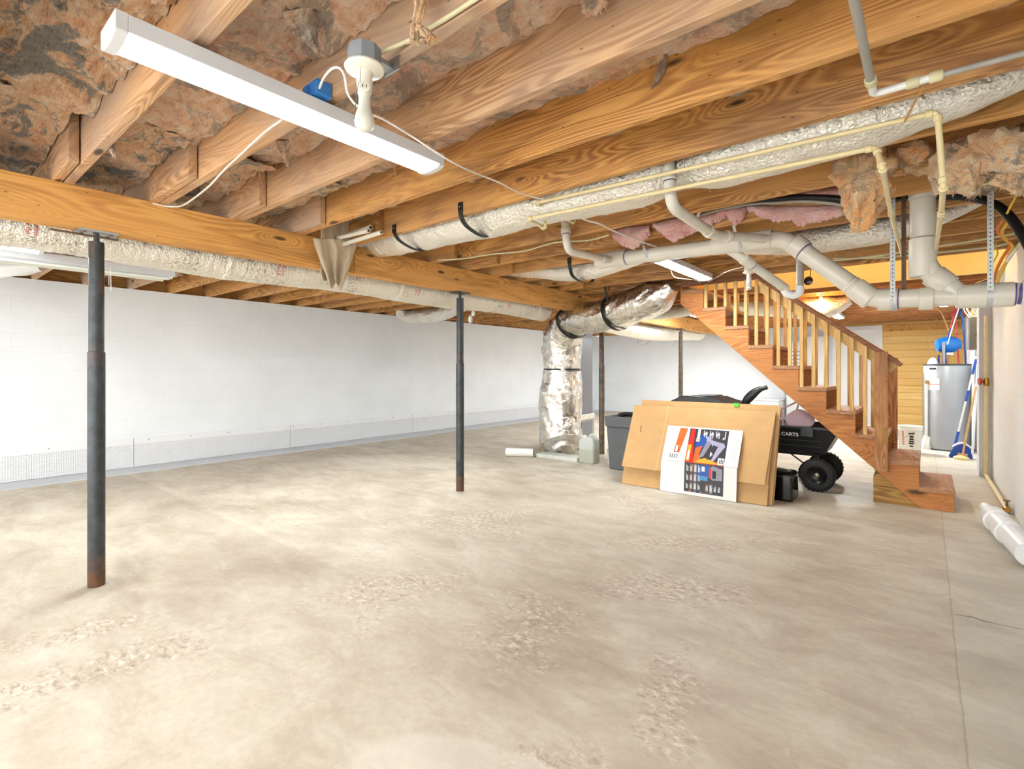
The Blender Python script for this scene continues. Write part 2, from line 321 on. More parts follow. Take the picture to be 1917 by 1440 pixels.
# ------------------------------------------------------------------ mesh helpers
class MB:
    def __init__(s): s.v = []; s.f = []; s.mi = []; s.cur = 0
    def add(s, vs, fs_):
        o = len(s.v); s.v += [V(p) for p in vs]; s.f += [tuple(i + o for i in f) for f in fs_]; s.mi += [s.cur] * len(fs_); return s
    def box(s, a, b):
        x0, y0, z0 = a; x1, y1, z1 = b
        return s.add([(x0, y0, z0), (x1, y0, z0), (x1, y1, z0), (x0, y1, z0), (x0, y0, z1), (x1, y0, z1), (x1, y1, z1), (x0, y1, z1)],
                     [(0, 3, 2, 1), (4, 5, 6, 7), (0, 1, 5, 4), (1, 2, 6, 5), (2, 3, 7, 6), (3, 0, 4, 7)])
    def obox(s, c, ax, ay, az, hx, hy, hz):
        c = V(c); ax, ay, az = V(ax).normalized(), V(ay).normalized(), V(az).normalized()
        vs = [c + ax * (i * hx) + ay * (j * hy) + az * (k * hz) for k in (-1, 1) for i, j in ((-1, -1), (1, -1), (1, 1), (-1, 1))]
        return s.add(vs, [(0, 3, 2, 1), (4, 5, 6, 7), (0, 1, 5, 4), (1, 2, 6, 5), (2, 3, 7, 6), (3, 0, 4, 7)])
    def prism(s, poly, d, axis=1, a0=0.0):
        """poly of 2D points extruded from a0 to d along axis"""
        def p3(p, t):
            q = list(p); q.insert(axis, t); return tuple(q)
        n = len(poly); vs = [p3(p, a0) for p in poly] + [p3(p, d) for p in poly]
        return s.add(vs, [tuple(range(n))[::-1], tuple(range(n, 2 * n))] + [(i, (i + 1) % n, n + (i + 1) % n, n + i) for i in range(n)])
    def sweep(s, path, rad, seg=16, step=None, caps=True, smooth=True, sq=(1, 1), up=None):
        """tube along path; rad is a number or f(distance 0..1, angle, metres) -> radius"""
        P = [V(p) for p in path]
        if step and len(P) > 2 and smooth: P = catmull(P, step)
        elif step: P = linpath(P, step)
        n = len(P); L = [0.0]
        for i in range(1, n): L.append(L[-1] + (P[i] - P[i - 1]).length)
        T = [(P[min(i + 1, n - 1)] - P[max(i - 1, 0)]).normalized() for i in range(n)]
        u = V(up) if up else (V((0, 0, 1)) if abs(T[0].z) < 0.9 else V((0, 1, 0)))
        N = (u - T[0] * u.dot(T[0])).normalized(); o = len(s.v)
        for i in range(n):
            N = (N - T[i] * N.dot(T[i])).normalized(); B = T[i].cross(N)
            for k in range(seg):
                a = 2 * PI * k / seg
                r = rad(L[i] / L[-1], a, L[i]) if callable(rad) else rad
                s.v.append(P[i] + N * (math.cos(a) * r * sq[0]) + B * (math.sin(a) * r * sq[1]))
        for i in range(n - 1):
            for k in range(seg):
                a, b = o + i * seg + k, o + i * seg + (k + 1) % seg
                s.f.append((a, b, b + seg, a + seg)); s.mi.append(s.cur)
        if caps:
            s.f.append(tuple(range(o, o + seg))[::-1]); s.f.append(tuple(range(o + (n - 1) * seg, o + n * seg))); s.mi += [s.cur] * 2
        return s
    def cyl(s, a, b, r, seg=20, r2=None):
        r2 = r if r2 is None else r2
        return s.sweep([a, b], lambda t, an, m: r + (r2 - r) * t, seg, smooth=False)
    def lathe(s, c, prof, seg=24, ax=(0, 0, 1), caps=True):
        ax = V(ax).normalized(); c = V(c)
        u = V((1, 0, 0)) if abs(ax.x) < 0.9 else V((0, 1, 0)); N = (u - ax * u.dot(ax)).normalized(); B = ax.cross(N); o = len(s.v)
        for r, h in prof:
            for k in range(seg):
                a = 2 * PI * k / seg; s.v.append(c + ax * h + N * (math.cos(a) * r) + B * (math.sin(a) * r))
        for i in range(len(prof) - 1):
            for k in range(seg):
                a, b = o + i * seg + k, o + i * seg + (k + 1) % seg
                s.f.append((a, b, b + seg, a + seg)); s.mi.append(s.cur)
        if caps: s.f.append(tuple(range(o, o + seg))[::-1]); s.f.append(tuple(range(o + (len(prof) - 1) * seg, o + len(prof) * seg))); s.mi += [s.cur] * 2
        return s
    def build(s, name, mats, parent=None, smooth=False, bevel=0.0, origin=None):
        if not isinstance(mats, (list, tuple)): mats = [mats]
        if origin is None:
            if parent is not None: origin = V((0, 0, 0))
            else:
                lo = [min(p[i] for p in s.v) for i in range(3)]; hi = [max(p[i] for p in s.v) for i in range(3)]
                origin = V(((lo[0] + hi[0]) / 2, (lo[1] + hi[1]) / 2, lo[2]))
        origin = V(origin)
        off = V((0, 0, 0)); q = parent
        while q is not None: off = off + q.location; q = q.parent
        me = bpy.data.meshes.new(name)
        me.from_pydata([tuple(p - origin - off) for p in s.v], [], s.f)
        for m in mats: me.materials.append(M[m] if isinstance(m, str) else m)
        me.polygons.foreach_set('material_index', s.mi)
        me.polygons.foreach_set('use_smooth', [bool(smooth)] * len(me.polygons))
        me.validate(); me.update()
        o = bpy.data.objects.new(name, me); C.objects.link(o); o.location = origin
        if parent is not None: o.parent = parent
        if smooth == 'auto' or smooth is True:
            try: me.set_sharp_from_angle(angle=math.radians(42))
            except Exception: pass
        if bevel:
            md = o.modifiers.new('bevel', 'BEVEL'); md.width = bevel; md.segments = 2; md.limit_method = 'ANGLE'
        return o

def catmull(P, step):
    out = []; Q = [P[0] * 2 - P[1]] + P + [P[-1] * 2 - P[-2]]
    for i in range(1, len(Q) - 2):
        p0, p1, p2, p3 = Q[i - 1], Q[i], Q[i + 1], Q[i + 2]; n = max(2, int((p2 - p1).length / step))
        for j in range(n):
            t = j / n
            out.append(0.5 * ((2 * p1) + (p2 - p0) * t + (2 * p0 - 5 * p1 + 4 * p2 - p3) * t * t + (3 * p1 - p0 - 3 * p2 + p3) * t ** 3))
    out.append(P[-1].copy()); return out
def linpath(P, step):
    out = []
    for a, b in zip(P, P[1:]):
        n = max(1, int((b - a).length / step)); out += [a.lerp(b, j / n) for j in range(n)]
    out.append(P[-1].copy()); return out
def arcpath(a, b, c, r, n=8):
    """polyline a-b-c with the corner at b rounded"""
    a, b, c = V(a), V(b), V(c); d1 = (a - b).normalized(); d2 = (c - b).normalized()
    p, q = b + d1 * r, b + d2 * r
    return [p.lerp(b, t).lerp(b.lerp(q, t), t) for t in [i / n for i in range(n + 1)]]

def tag(o, label=None, cat=None, group=None, kind=None):
    if label: o['label'] = label
    if cat: o['category'] = cat
    if group: o['group'] = group
    if kind: o['kind'] = kind
    return o
def thing(name, label, cat, loc=(0, 0, 0), group=None, kind=None):
    o = bpy.data.objects.new(name, None); C.objects.link(o); o.location = loc; o.empty_display_size = 0.1
    return tag(o, label, cat, group, kind)
def struct(o): o['kind'] = 'structure'; return o
def copy_tree(root, loc, label=None, group=None):
    r = root.copy(); C.objects.link(r); r.location = loc
    if label: r['label'] = label
    if group: r['group'] = group
    for ch in [c for c in bpy.data.objects if c.parent == root]:
        c = ch.copy(); C.objects.link(c); c.parent = r
        for g in [q for q in bpy.data.objects if q.parent == ch]:
            d = g.copy(); C.objects.link(d); d.parent = c
    return r
def text_mb(txt, size, origin, xd, yd, depth=0.002, bold=0.0):
    cu = bpy.data.curves.new('t', 'FONT'); cu.body = txt; cu.size = size; cu.extrude = depth; cu.offset = bold
    ob = bpy.data.objects.new('t', cu); C.objects.link(ob); bpy.context.view_layer.update()
    me = bpy.data.meshes.new_from_object(ob.evaluated_get(bpy.context.evaluated_depsgraph_get()))
    xd, yd = V(xd).normalized(), V(yd).normalized(); zd = xd.cross(yd); o = V(origin)
    mb = MB(); mb.add([o + xd * v.co.x + yd * v.co.y + zd * v.co.z for v in me.vertices], [tuple(p.vertices) for p in me.polygons])
    bpy.data.objects.remove(ob); bpy.data.curves.remove(cu); bpy.data.meshes.remove(me)
    return mb
def nz(p, s=1.0): return noise.noise(V(p) * s)
def fbm(p, s=1.0, o=4):
    a = 0; amp = 1; 
    for i in range(o): a += amp * noise.noise(V(p) * s * (2 ** i) + V((7.3 * i, 3.1, 5.7))); amp *= 0.55
    return a
# ------------------------------------------------------------------ the setting
XR, XL, YB, YF = 0.58, -7.75, 13.6, -3.5
ZJ, ZT = 2.25, 2.49
struct(MB().box((XL - .2, YF - .2, -.15), (XR + .2, YB + .2, 0)).build('floor', 'concrete'))
struct(MB().box((XL + .002, YF, 0), (XL + .45, YB, .008)).build('trim_1', 'gray_paint'))
struct(MB().box((XR, YF - .2, 0), (XR + .2, YB + .2, ZJ)).build('wall_right', 'white_block_y'))
struct(MB().box((XL - .2, YF - .2, 0), (XL, YB + .2, ZJ)).build('wall_left', 'white_block_y'))
struct(MB().box((XL, YB, 0), (-1.66, YB + .2, ZJ)).build('wall_back', 'white_block_x'))
struct(MB().box((-.74, YB, 0), (XR, YB + .2, ZJ)).build('wall_paneled', 'pine_panel'))
wf = MB(); wf.box((XL, YF - .2, 0), (-7.4, YF, ZJ)); wf.box((.2, YF - .2, 0), (XR, YF, ZJ)); wf.box((-7.4, YF - .2, 2.15), (.2, YF, ZJ))  # unseen wall; its wide opening is made to let world light in
struct(wf.build('wall_front', 'white_block_x'))
struct(MB().box((.47, 7.95, 0), (.578, 8.28, 2.245)).build('wall_pilaster', 'pilaster_gray'))
# ceiling deck with the stairwell hole (x -2.2..0.58, y 5.93..6.68)
cm = MB(); z0, z1 = ZT + .002, ZT + .02
cm.box((XL - .2, YF - .2, z0), (XR + .2, 5.93, z1)); cm.box((XL - .2, 6.68, z0), (XR + .2, YB + .2, z1)); cm.box((XL - .2, 5.93, z0), (-2.2, 6.68, z1))
struct(cm.build('ceiling', 'subfloor'))
rb = MB(); rb.box((XL - .2, YF - .2, ZJ), (XL - .16, YB + .2, ZT)); rb.box((XR + .16, YF - .2, ZJ), (XR + .2, YB + .2, ZT)); rb.box((XL, YB + .05, ZJ), (XR, YB + .09, ZT)); rb.box((XL, YF - .1, ZJ), (XR, YF - .06, ZT))
struct(rb.build('trim_2', 'joist_y_wood'))
# stairwell shaft above the basement
sw = MB(); sw.box((-2.25, 6.685, 2.17), (XR, 6.72, 3.9)); sw.box((-2.25, 5.86, ZT + .02), (XR, 5.90, 3.9)); sw.box((XR, 5.9, ZT), (XR + .04, 6.7, 3.9)); sw.box((-2.9, 5.9, ZT + .02), (-2.86, 6.7, 3.9)); sw.box((-2.9, 5.86, 3.9), (XR + .04, 6.72, 3.94))
struct(sw.build('wall_stairwell', 'ochre_wall'))
# door in the back wall
dr = MB(); dr.box((-1.57, YB + .03, .01), (-.84, YB + .07, 2.10)); door = dr.build('door_1', 'door_white'); struct(door)
pn = MB()
for z0_, z1_ in ((.2, .95), (1.1, 1.95)):
    for x0_, x1_ in ((-1.49, -1.24), (-1.17, -.92)): pn.box((x0_, YB + .015, z0_), (x1_, YB + .03, z1_))
pn.build('door_panel', 'door_white', door); MB().lathe((-.90, YB + .03, 1.0), [(.012, 0), (.012, .03), (.028, .04), (.028, .06), (.01, .07)], 16, (0, -1, 0)).build('door_knob', 'brass', door, True)
cs = MB(); cs.box((-1.66, YB - .02, 0), (-1.57, YB + .03, 2.10)); cs.box((-.84, YB - .02, 0), (-.74, YB + .03, 2.10)); cs.box((-1.66, YB - .02, 2.10), (-.74, YB + .03, 2.2)); struct(cs.build('trim_3', 'door_white'))
struct(MB().box((-1.66, YB + .01, 2.2), (-.74, YB + .2, ZJ)).build('wall_header', 'pine_panel'))
struct(MB().box((-.74, YB - .02, 2.06), (XR, YB, 2.2)).build('trim_4', 'beam_wood'))

# dimpled drainage membrane against the left wall
mb = MB()
segs = [-3.4, 1.92, 3.95, 6.4, 9.6, 13.4]
mem = thing('drainage_membrane', 'white dimpled plastic drainage sheet along the foot of the left wall', 'wall membrane', (XL + .01, 2, .01))
for a, b in zip(segs, segs[1:]): MB().box((XL + .002, a + .004, .012), (XL + .016, b - .004, .37)).build('membrane_panel', 'dimple_membrane', mem)
nl = MB(); y = -3.2
while y < 13.2: nl.lathe((XL + .016, y, .335), [(.008, 0), (.006, .003)], 8, (1, 0, 0)); y += .48
nl.build('fasteners', 'box_gray', mem)

# ------------------------------------------------------------------ joists, beam, posts
W = 0.042; SP = 0.445; Y0 = 0.627
def joist(x0, x1, y1, mat, label, group, z0=ZJ, z1=ZT, w=W):
    o = MB().box((x0, y1 - w, z0), (x1, y1, z1)).build('floor_joist', mat, bevel=.003)
    return tag(o, label, 'joist', group, 'thing')
NAMES = {-1: 'weathered joist cut off by the top left corner of the picture', 0: 'weathered joist crossing just beside the left end of the long lit lamp',
         1: 'pine joist that carries the pull-chain lampholder and its thick white cable', 2: 'pine joist next beyond the pull-chain lamp, over the lit lamp middle',
         3: 'knotty pine joist crossing over the right end of the long lit lamp', 4: 'knotty pine joist along the near side of the thick foil duct',
         5: 'pine joist along the far side of the thick foil duct', 6: 'pine joist second beyond the thick foil duct, pink insulation behind it',
         7: 'pine joist right behind the torn pink insulation', 12: 'pine joist edging the near side of the stair opening'}
for k in range(-9, 30):
    y = Y0 + SP * k
    if k in (13,): x0, x1 = -3.9, -2.27
    elif k == 12: y = 5.93; x0, x1 = -3.9, XR + .15
    elif k == 14: y = 6.765; x0, x1 = -3.9, XR + .15
    else: x0, x1 = -3.9, XR + .15
    if k in NAMES: lab, grp = NAMES[k], 'floor joists on the lamp side of the beam'
    elif k < 0: lab, grp = 'pine joist of the run behind the picture', 'joists behind the view'
    elif k < 12: lab, grp = 'plain pine joist between the pink insulation and the staircase', 'joists before the staircase'
    else: lab, grp = 'brown joist of the run beyond the stair opening', 'joists beyond the stair opening'
    mat = 'joist_near_wood' if k <= 2 else ('joist_wood' if k < 15 else 'far_joist_wood')
    joist(x0, x1, y, mat, lab, grp)
tag(MB().box((-2.27, 5.935, ZJ), (-2.225, 6.72, ZT)).build('header_joist', 'joist_y_wood'), 'short header joist at the top end of the staircase opening', 'joist', kind='thing')
ends = {0: -3.22, 1: -3.0, 2: -3.18, 3: -3.25, 4: -3.2}
LN = {0: 'lapped joist end leftmost above the beam, left of the nearest post top', 1: 'lapped joist end above the beam where the loose white cable lands',
      2: 'lapped joist end above the beam, midway between the cable and plastic film', 3: 'lapped joist end above the beam just left of the draped plastic film'}
for k in range(-9, 30):
    y = Y0 + SP * k - W - .006
    if k == 12: y = 5.93 - W - .006
    if k == 14: y = 6.765 - W - .006
    lab, grp = (LN[k], 'joist ends lapped over the beam') if k in LN else ('joist over the far bay between the beam and the left wall', 'joists over the left bay')
    if k < -1: lab, grp = 'pine joist of the run behind the picture', 'joists behind the view'
    joist(XL - .15, ends.get(k, -3.3 + .12 * ((k * 7) % 5 - 2) / 2), y, 'joist_near_wood' if k <= 3 else 'joist_wood', lab, grp)

bm = thing('wooden_beam', 'long built-up pine beam carried on the steel posts', 'beam', (-3.68, 2, 2.02), kind='thing')
for a, b, q in ((YF, 2.385, 'beam_wood'), (2.39, 8.1, 'beam_wood'), (8.105, YB, 'beam_wood')):
    MB().box((-3.655, a, 2.024), (-3.62, b, ZJ)).build('plank', q, bm, bevel=.003)
for a, b in ((YF, 4.0), (4.005, 9.2), (9.205, YB)):
    MB().box((-3.70, a, 2.024), (-3.658, b, ZJ)).build('plank', 'beam_wood', bm, bevel=.003)
    MB().box((-3.742, a, 2.024), (-3.703, b, ZJ)).build('plank', 'beam_wood', bm, bevel=.003)

PL = ['steel support post nearest the camera, rusty at its foot', 'steel support post second from the camera, standing alone on open floor',
      'brown steel support post beside the tall gray duct', 'brown steel support post behind the black bin lid', 'steel support post beyond the staircase']
for i, y in enumerate((.737, 3.66, 6.57, 9.65)):
    x = -3.68
    p = thing('support_post', PL[i], 'post', (x, y, 0), 'telescoping steel posts under the beam')
    mat = 'post_paint' if i < 2 else 'post_brown'
    jz = 1.335 if i == 0 else 1.30
    MB().lathe((x, y, 0), [(.041, 0), (.041, jz), (.037, jz + .002)], 28).build('lower_tube', mat, p, True)
    MB().lathe((x, y, jz - .05), [(.036, 0), (.036, 1.965 - jz + .05)], 28).build('upper_tube', mat, p, True)
    MB().lathe((x, y, 1.93), [(.014, 0), (.014, .085)], 16).build('jack_screw', mat, p, True)
    pb = MB(); pb.box((x - .06, y - .09, 2.012), (x + .06, y + .09, 2.023))
    pb.build('top_plate', 'galvanized' if i == 0 else mat, p)
    if i == 0: MB().cyl((x + .015, y - .2, 1.995), (x + .005, y + .1, 1.995), .006, 10).build('jack_handle', 'old_steel', p, True)
    if i == 0:
        hb = MB()
        for dx, dy in ((-.035, -.06), (.035, -.06), (-.035, .06), (.035, .06)): hb.lathe((x + dx, y + dy, 2.006), [(.008, 0), (.008, .006)], 6)
        hb.build('bolts', 'old_steel', p)

# ------------------------------------------------------------------ insulation between the joists
def batt(name, x0, x1, y0, y1, zb, amp, mat, seed, step, label, group, sag=0.0):
    nx, ny = max(2, int((x1 - x0) / step)), max(2, int((y1 - y0) / step)); vs = []; fs_ = []
    for j in range(ny + 1):
        for i in range(nx + 1):
            x = x0 + (x1 - x0) * i / nx; y = y0 + (y1 - y0) * j / ny; p = (x + seed * 5.1, y + seed, 0)
            n = fbm(p, 5.0, 5); n2 = nz(p, 2.0); rid = 1 - abs(nz((p[0], p[1] * 1.4, seed), 14)) * 2
            z = zb - amp * (n * .8 + .35) - amp * .35 * rid - sag * max(0, n2)
            vs.append((x, y, min(z, ZT - .004)))
    for j in range(ny):
        for i in range(nx):
            a = j * (nx + 1) + i; fs_.append((a, a + nx + 1, a + nx + 2, a + 1))
    o = len(vs); vs += [(x0, y0, ZT - .001), (x1, y0, ZT - .001), (x1, y1, ZT - .001), (x0, y1, ZT - .001)]
    fs_.append((o, o + 1, o + 2, o + 3))
    return tag(MB().add(vs, fs_).build('insulation_batt', mat, smooth=False, origin=(x0, y0, ZJ)), label, 'insulation', group)
IN = {-1: 'moldy insulation batt filling the corner bay at the top left', 0: 'dark moldy insulation batt above the left end of the lit lamp', 1: 'peach insulation batt above the middle of the lit lamp',
      2: 'speckled insulation batt in the bay beyond the pull-chain lamp', 3: 'insulation batt in the bay above the right end of the lit lamp', 4: 'insulation batt in the bay before the thick foil duct'}
for k in (-3, -2, -1, 0, 1, 2, 3, 4, 6):
    y1 = Y0 + SP * k - W - .003; y0 = y1 - SP + W + .006
    if k - 1 >= -9: pass
    step = .014 if -1 <= k <= 2 else .026
    mat = 'insul_mold' if k in (-1, 0, 1) else ('insul_pinkish' if k > 1 else 'insul_mold')
    if k == 1: mat = 'insul_pinkish'
    if k == 0: mat = 'insul_mold'
    y0b = y0 + 0
    batt('b', -3.02, XR + .1, y0b, y1, 2.455 if k <= 1 else 2.485, .05 if k <= 1 else .035, mat, k + 11.3, step, IN.get(k, 'insulation batt hidden up in a joist bay'), 'batts between the lamp side joists', .06 if k <= 1 else .012)
for k in (-3, -2, -1, 0, 1, 2, 3, 4, 6):
    y1 = Y0 + SP * k - 2 * W - .012; y0 = y1 - SP + 2 * W + .02
    batt('b', -7.6, -2.95, y0, y1, 2.455, .045, 'insul_mold' if k < 3 else 'insul_dirty', k + 31.7, .03 if k > 2 or k < 0 else .02,
         'moldy insulation batt above the beam in the bays of the lapped joist ends', 'batts over the beam and left bay', .04)

def fluff(path, radii, seed, mat=None, mb=None, fib=160, flen=.03, sq=(1, 1), amp=.55, step=.012, seg=22):
    mb = mb or MB(); rnd = random.Random(seed); n = len(radii) - 1
    def rf(t, a, m):
        q = t * n; i = min(int(q), n - 1); r = radii[i] + (radii[i + 1] - radii[i]) * (q - i)
        p = V((math.cos(a) * 1.3 + seed, math.sin(a) * 1.3, m * 9))
        return max(.002, r * (1 + amp * fbm(p, 1.1, 4)))
    s0 = len(mb.v); mb.sweep(path, rf, seg, step, sq=sq); s1 = len(mb.v)
    for _ in range(fib):
        v = mb.v[rnd.randrange(s0, s1)].copy(); d = V((rnd.uniform(-1, 1), rnd.uniform(-1, 1), rnd.uniform(-1.2, .8))).normalized(); L = flen * rnd.uniform(.3, 1)
        side = d.cross(V((rnd.random(), rnd.random(), rnd.random()))).normalized() * .0016
        mid = v + d * L * .5 + V((0, 0, -L * .1)); mb.add([v - side * 2, v + side * 2, mid + side, v + d * L + V((0, 0, -L * .25)), mid - side], [(0, 1, 2, 4), (4, 2, 3)])
    return mb
def tuft(path, radii, seed, mat, label, group=None, **kw):
    return tag(fluff(path, radii, seed, **kw).build('insulation_tuft', mat, smooth=True), label, 'insulation', group)
a = at
fk = fluff([a(783, -25, y=.97) + V((0, 0, .18)), a(783, -25, y=.97), a(786, 15, y=.96), a(778, 45, y=.955), a(775, 80, y=.95)], [.022, .022, .02, .014, .012], 3, fib=200, flen=.02)
fluff([a(780, 52, y=.955), a(795, 60, y=.95), a(808, 78, y=.945)], [.009, .011, .012], 4, mb=fk, fib=80, flen=.018)
tag(fk.build('insulation_tuft', 'insul_orange', smooth=True), 'orange forked insulation strip dangling in front of the thick cream cable', 'insulation', 'dangling insulation scraps')
tuft([a(205, 265, y=.645) + V((0, .01, .14)), a(205, 265, y=.645), a(210, 280, y=.64), a(216, 296, y=.64)], [.03, .022, .014, .004], 5, 'insul_pinkish', 'pale insulation wisp hanging under the leftmost full joist', 'dangling insulation scraps', fib=60)
tuft([a(528, 262, z=2.42), a(534, 290, z=2.36), a(540, 312, z=2.31)], [.03, .02, .005], 6, 'insul_pinkish', 'pointed pinkish insulation scrap above the draped cable, left of middle', 'dangling insulation scraps', fib=60)
tuft([a(742, 300, y=1.945), a(745, 330, y=1.94), a(737, 358, y=1.935)], [.03, .025, .004], 7, 'insul_pinkish', 'pointed insulation scrap hanging beneath the right end of the lit lamp', 'dangling insulation scraps', fib=60)
tuft([a(560, 20, z=2.43), a(575, 60, z=2.38), a(594, 98, z=2.33)], [.05, .03, .006], 8, 'insul_pinkish', 'long torn peach insulation flap above the lit lamp', 'dangling insulation scraps', fib=120)
tuft([a(1052, 178, y=1.93), a(1100, 155, y=1.925), a(1160, 130, y=1.92), a(1245, 100, y=1.915)], [.02, .042, .035, .03], 9, 'insul_orange', 'orange insulation roll bulging under the joist near the top middle', 'bulging insulation', sq=(1, .6), fib=240, step=.02)
tuft([a(1245, 105, y=1.92), a(1240, 130, y=1.915), a(1222, 162, y=1.91)], [.016, .014, .004], 10, 'insul_pinkish', 'thin pale insulation wisp at the right end of the bulging roll', 'dangling insulation scraps', fib=80)
tuft([a(1295, 75, y=1.93), a(1325, 62, y=1.93), a(1348, 55, y=1.925)], [.018, .022, .012], 11, 'insul_orange', 'small orange insulation lump above the big knot of the joist', 'bulging insulation', sq=(1, .6), fib=90)
tuft([a(1098, 20, z=2.40), a(1110, 8, z=2.40), a(1130, -10, z=2.41)], [.02, .024, .02], 12, 'insul_pinkish', 'insulation wisp at the top edge of the picture, right of middle', 'dangling insulation scraps', fib=80)
tuft([a(1533, 133, y=2.395), a(1530, 145, y=2.39), a(1528, 155, y=2.385)], [.010, .008, .003], 13, 'insul_pinkish', 'tiny insulation wisp left of the gray pipe elbow', 'dangling insulation scraps', fib=40, flen=.015)
# the big orange clumps on the right
cl = MB(); fluff([a(1618, 275, y=3.15), a(1612, 330, y=3.12), a(1618, 380, y=3.1), a(1606, 432, y=3.08)], [.085, .10, .085, .03], 21, mb=cl, fib=420, flen=.03, step=.02, seg=30)
fluff([a(1648, 300, y=3.1), a(1640, 350, y=3.1), a(1632, 395, y=3.1)], [.05, .05, .02], 22, mb=cl, fib=160, step=.02)
tag(cl.build('insulation_clump', 'insul_orange', smooth=True), 'tall orange insulation clump hanging left of the wide white vertical pipe', 'insulation', 'hanging insulation clumps')
cl = MB(); fluff([a(1640, 300, y=3.3), a(1700, 300, y=3.3), a(1762, 296, y=3.3)], [.06, .075, .06], 23, mb=cl, fib=260, step=.02, seg=26); fluff([a(1690, 280, y=3.15), a(1712, 285, y=3.12), a(1722, 295, y=3.1)], [.03, .045, .03], 24, mb=cl, fib=80, step=.02)
tag(cl.build('insulation_clump', 'insul_orange', smooth=True), 'brown and orange insulation shelf above the wide white vertical pipe', 'insulation', 'hanging insulation clumps')
cl = MB(); fluff([a(1765, 290, y=3.2), a(1810, 310, y=3.18), a(1850, 300, y=3.15), a(1900, 300, y=3.1), a(1960, 300, y=3.1)], [.09, .13, .12, .10, .1], 25, mb=cl, fib=520, flen=.035, step=.02, seg=34)
fluff([a(1800, 320, y=3.12), a(1816, 345, y=3.1), a(1824, 366, y=3.1)], [.08, .06, .02], 26, mb=cl, fib=160, step=.02); fluff([a(1895, 330, y=3.1), a(1905, 345, y=3.08), a(1905, 362, y=3.08)], [.07, .05, .015], 27, mb=cl, fib=140, step=.02)
tag(cl.build('insulation_clump', 'insul_dirty', smooth=True), 'large dirty insulation clump at the right edge beside the vertical pipe', 'insulation', 'hanging insulation clumps')
# torn pink batts hanging from the joist behind the drains
def pinkflap(pts, seed, label, y0):
    mb = MB(); n = len(pts); rows = 9; vs = []; fs_ = []
    top, bot = [], []
    N = 46
    for i in range(N + 1):
        q = i / N * (n - 1); k = min(int(q), n - 2); t = q - k
        px = pts[k][0] + (pts[k + 1][0] - pts[k][0]) * t; t0 = pts[k][1] + (pts[k + 1][1] - pts[k][1]) * t; b0 = pts[k][2] + (pts[k + 1][2] - pts[k][2]) * t
        b0 += 7 * abs(nz((px * .11, seed, 0))) - 4 * nz((px * .45, seed, 4))
        A, B = a(px, t0, y=y0), a(px, b0, y=y0)
        for j in range(rows + 1):
            s = j / rows; p = A.lerp(B, s); p.y += -.025 * math.sin(PI * s) + .02 * nz((p.x * 9, p.z * 14, seed)) - .008; vs.append(p)
    m = rows + 1
    for i in range(N):
        for j in range(rows): q = i * m + j; fs_.append((q, q + 1, q + m + 1, q + m))
    mb.add(vs, fs_); o = mb.build('pink_insulation', 'insul_pink', smooth=True)
    md = o.modifiers.new('thick', 'SOLIDIFY'); md.thickness = .018; md.offset = 0
    return tag(o, label, 'insulation', 'torn pink insulation')
pinkflap([(1150, 433, 445), (1168, 428, 460), (1188, 424, 466), (1205, 424, 450), (1218, 424, 436)], 2.1, 'leftmost torn pink insulation piece under the joists', 3.69)
pinkflap([(1226, 420, 424), (1245, 415, 440), (1262, 410, 452), (1290, 404, 440), (1325, 398, 424), (1345, 395, 412)], 3.3, 'torn pink insulation piece behind the slanting branch pipe', 3.69)
pinkflap([(1345, 393, 415), (1362, 391, 404), (1378, 389, 420), (1392, 387, 412), (1397, 388, 392)], 5.2, 'small torn pink insulation piece above the drain elbow', 3.69)
pinkflap([(1402, 388, 392), (1425, 388, 403), (1455, 388, 414), (1485, 388, 412), (1497, 388, 423), (1520, 388, 415), (1550, 388, 410), (1578, 386, 402)], 7.7, 'longest torn pink insulation piece below the black conduit', 3.69)
pinkflap([(1440, 374, 376), (1480, 366, 378), (1530, 358, 374), (1580, 350, 370)], 9.9, 'pink insulation strip above the black conduit', 3.65)
# ------------------------------------------------------------------ lamps
def led(x0, x1, y0, y1, zb, label, mat='led_diffuser'):
    r = thing('batten_light', label, 'ceiling light', ((x0 + x1) / 2, (y0 + y1) / 2, zb), 'white strip lights under the joists')
    zt = zb + .062; m = (x0 + x1) / 2; w_ = (x1 - x0) / 2
    MB().prism([(x0, zb + .012), (x1, zb + .012), (x1, zt), (x0, zt)], y1 - .03, 1, y0 + .03).build('housing', 'lamp_body', r, bevel=.002)
    prof = [(x0 + .012, zb + .012)] + [(m - (w_ - .012) * math.cos(t), zb + .012 - .016 * math.sin(t)) for t in [PI * i / 12 for i in range(13)]] + [(x1 - .012, zb + .012)]
    MB().prism([(m - (w_ - .012) * math.cos(PI * i / 12), zb + .0125 - .016 * math.sin(PI * i / 12)) for i in range(13)], y1 - .035, 1, y0 + .035).build('diffuser', mat, r, True)
    for ya, yb in ((y0, y0 + .03), (y1 - .03, y1)):
        pts = [(m - w_ * math.cos(PI * i / 12), zb + .012 - .019 * math.sin(PI * i / 12)) for i in range(13)]
        MB().prism([(x0, zt + .001), (x0, zb + .012)] + pts[1:-1] + [(x1, zb + .012), (x1, zt + .001)], yb, 1, ya).build('end_cap', 'lamp_body', r, bevel=.002)
    br = MB()
    for yy in (y0 + .25, y1 - .25): br.box((m - .03, yy - .012, zt - .002), (m + .03, yy + .012, ZJ + .001))
    br.build('mounting_clip', 'galvanized', r)
    return r
led(-1.875, -1.72, .385, 1.61, 2.165, 'long lit strip light nearest the camera, at the upper left')
led(-1.86, -1.71, 4.15, 5.37, 2.165, 'lit strip light under the white drain pipe', 'led_bright')
led(-1.30, -1.15, 9.75, 10.97, 2.165, 'small far lit strip light seen over the stair handrail', 'led_far')
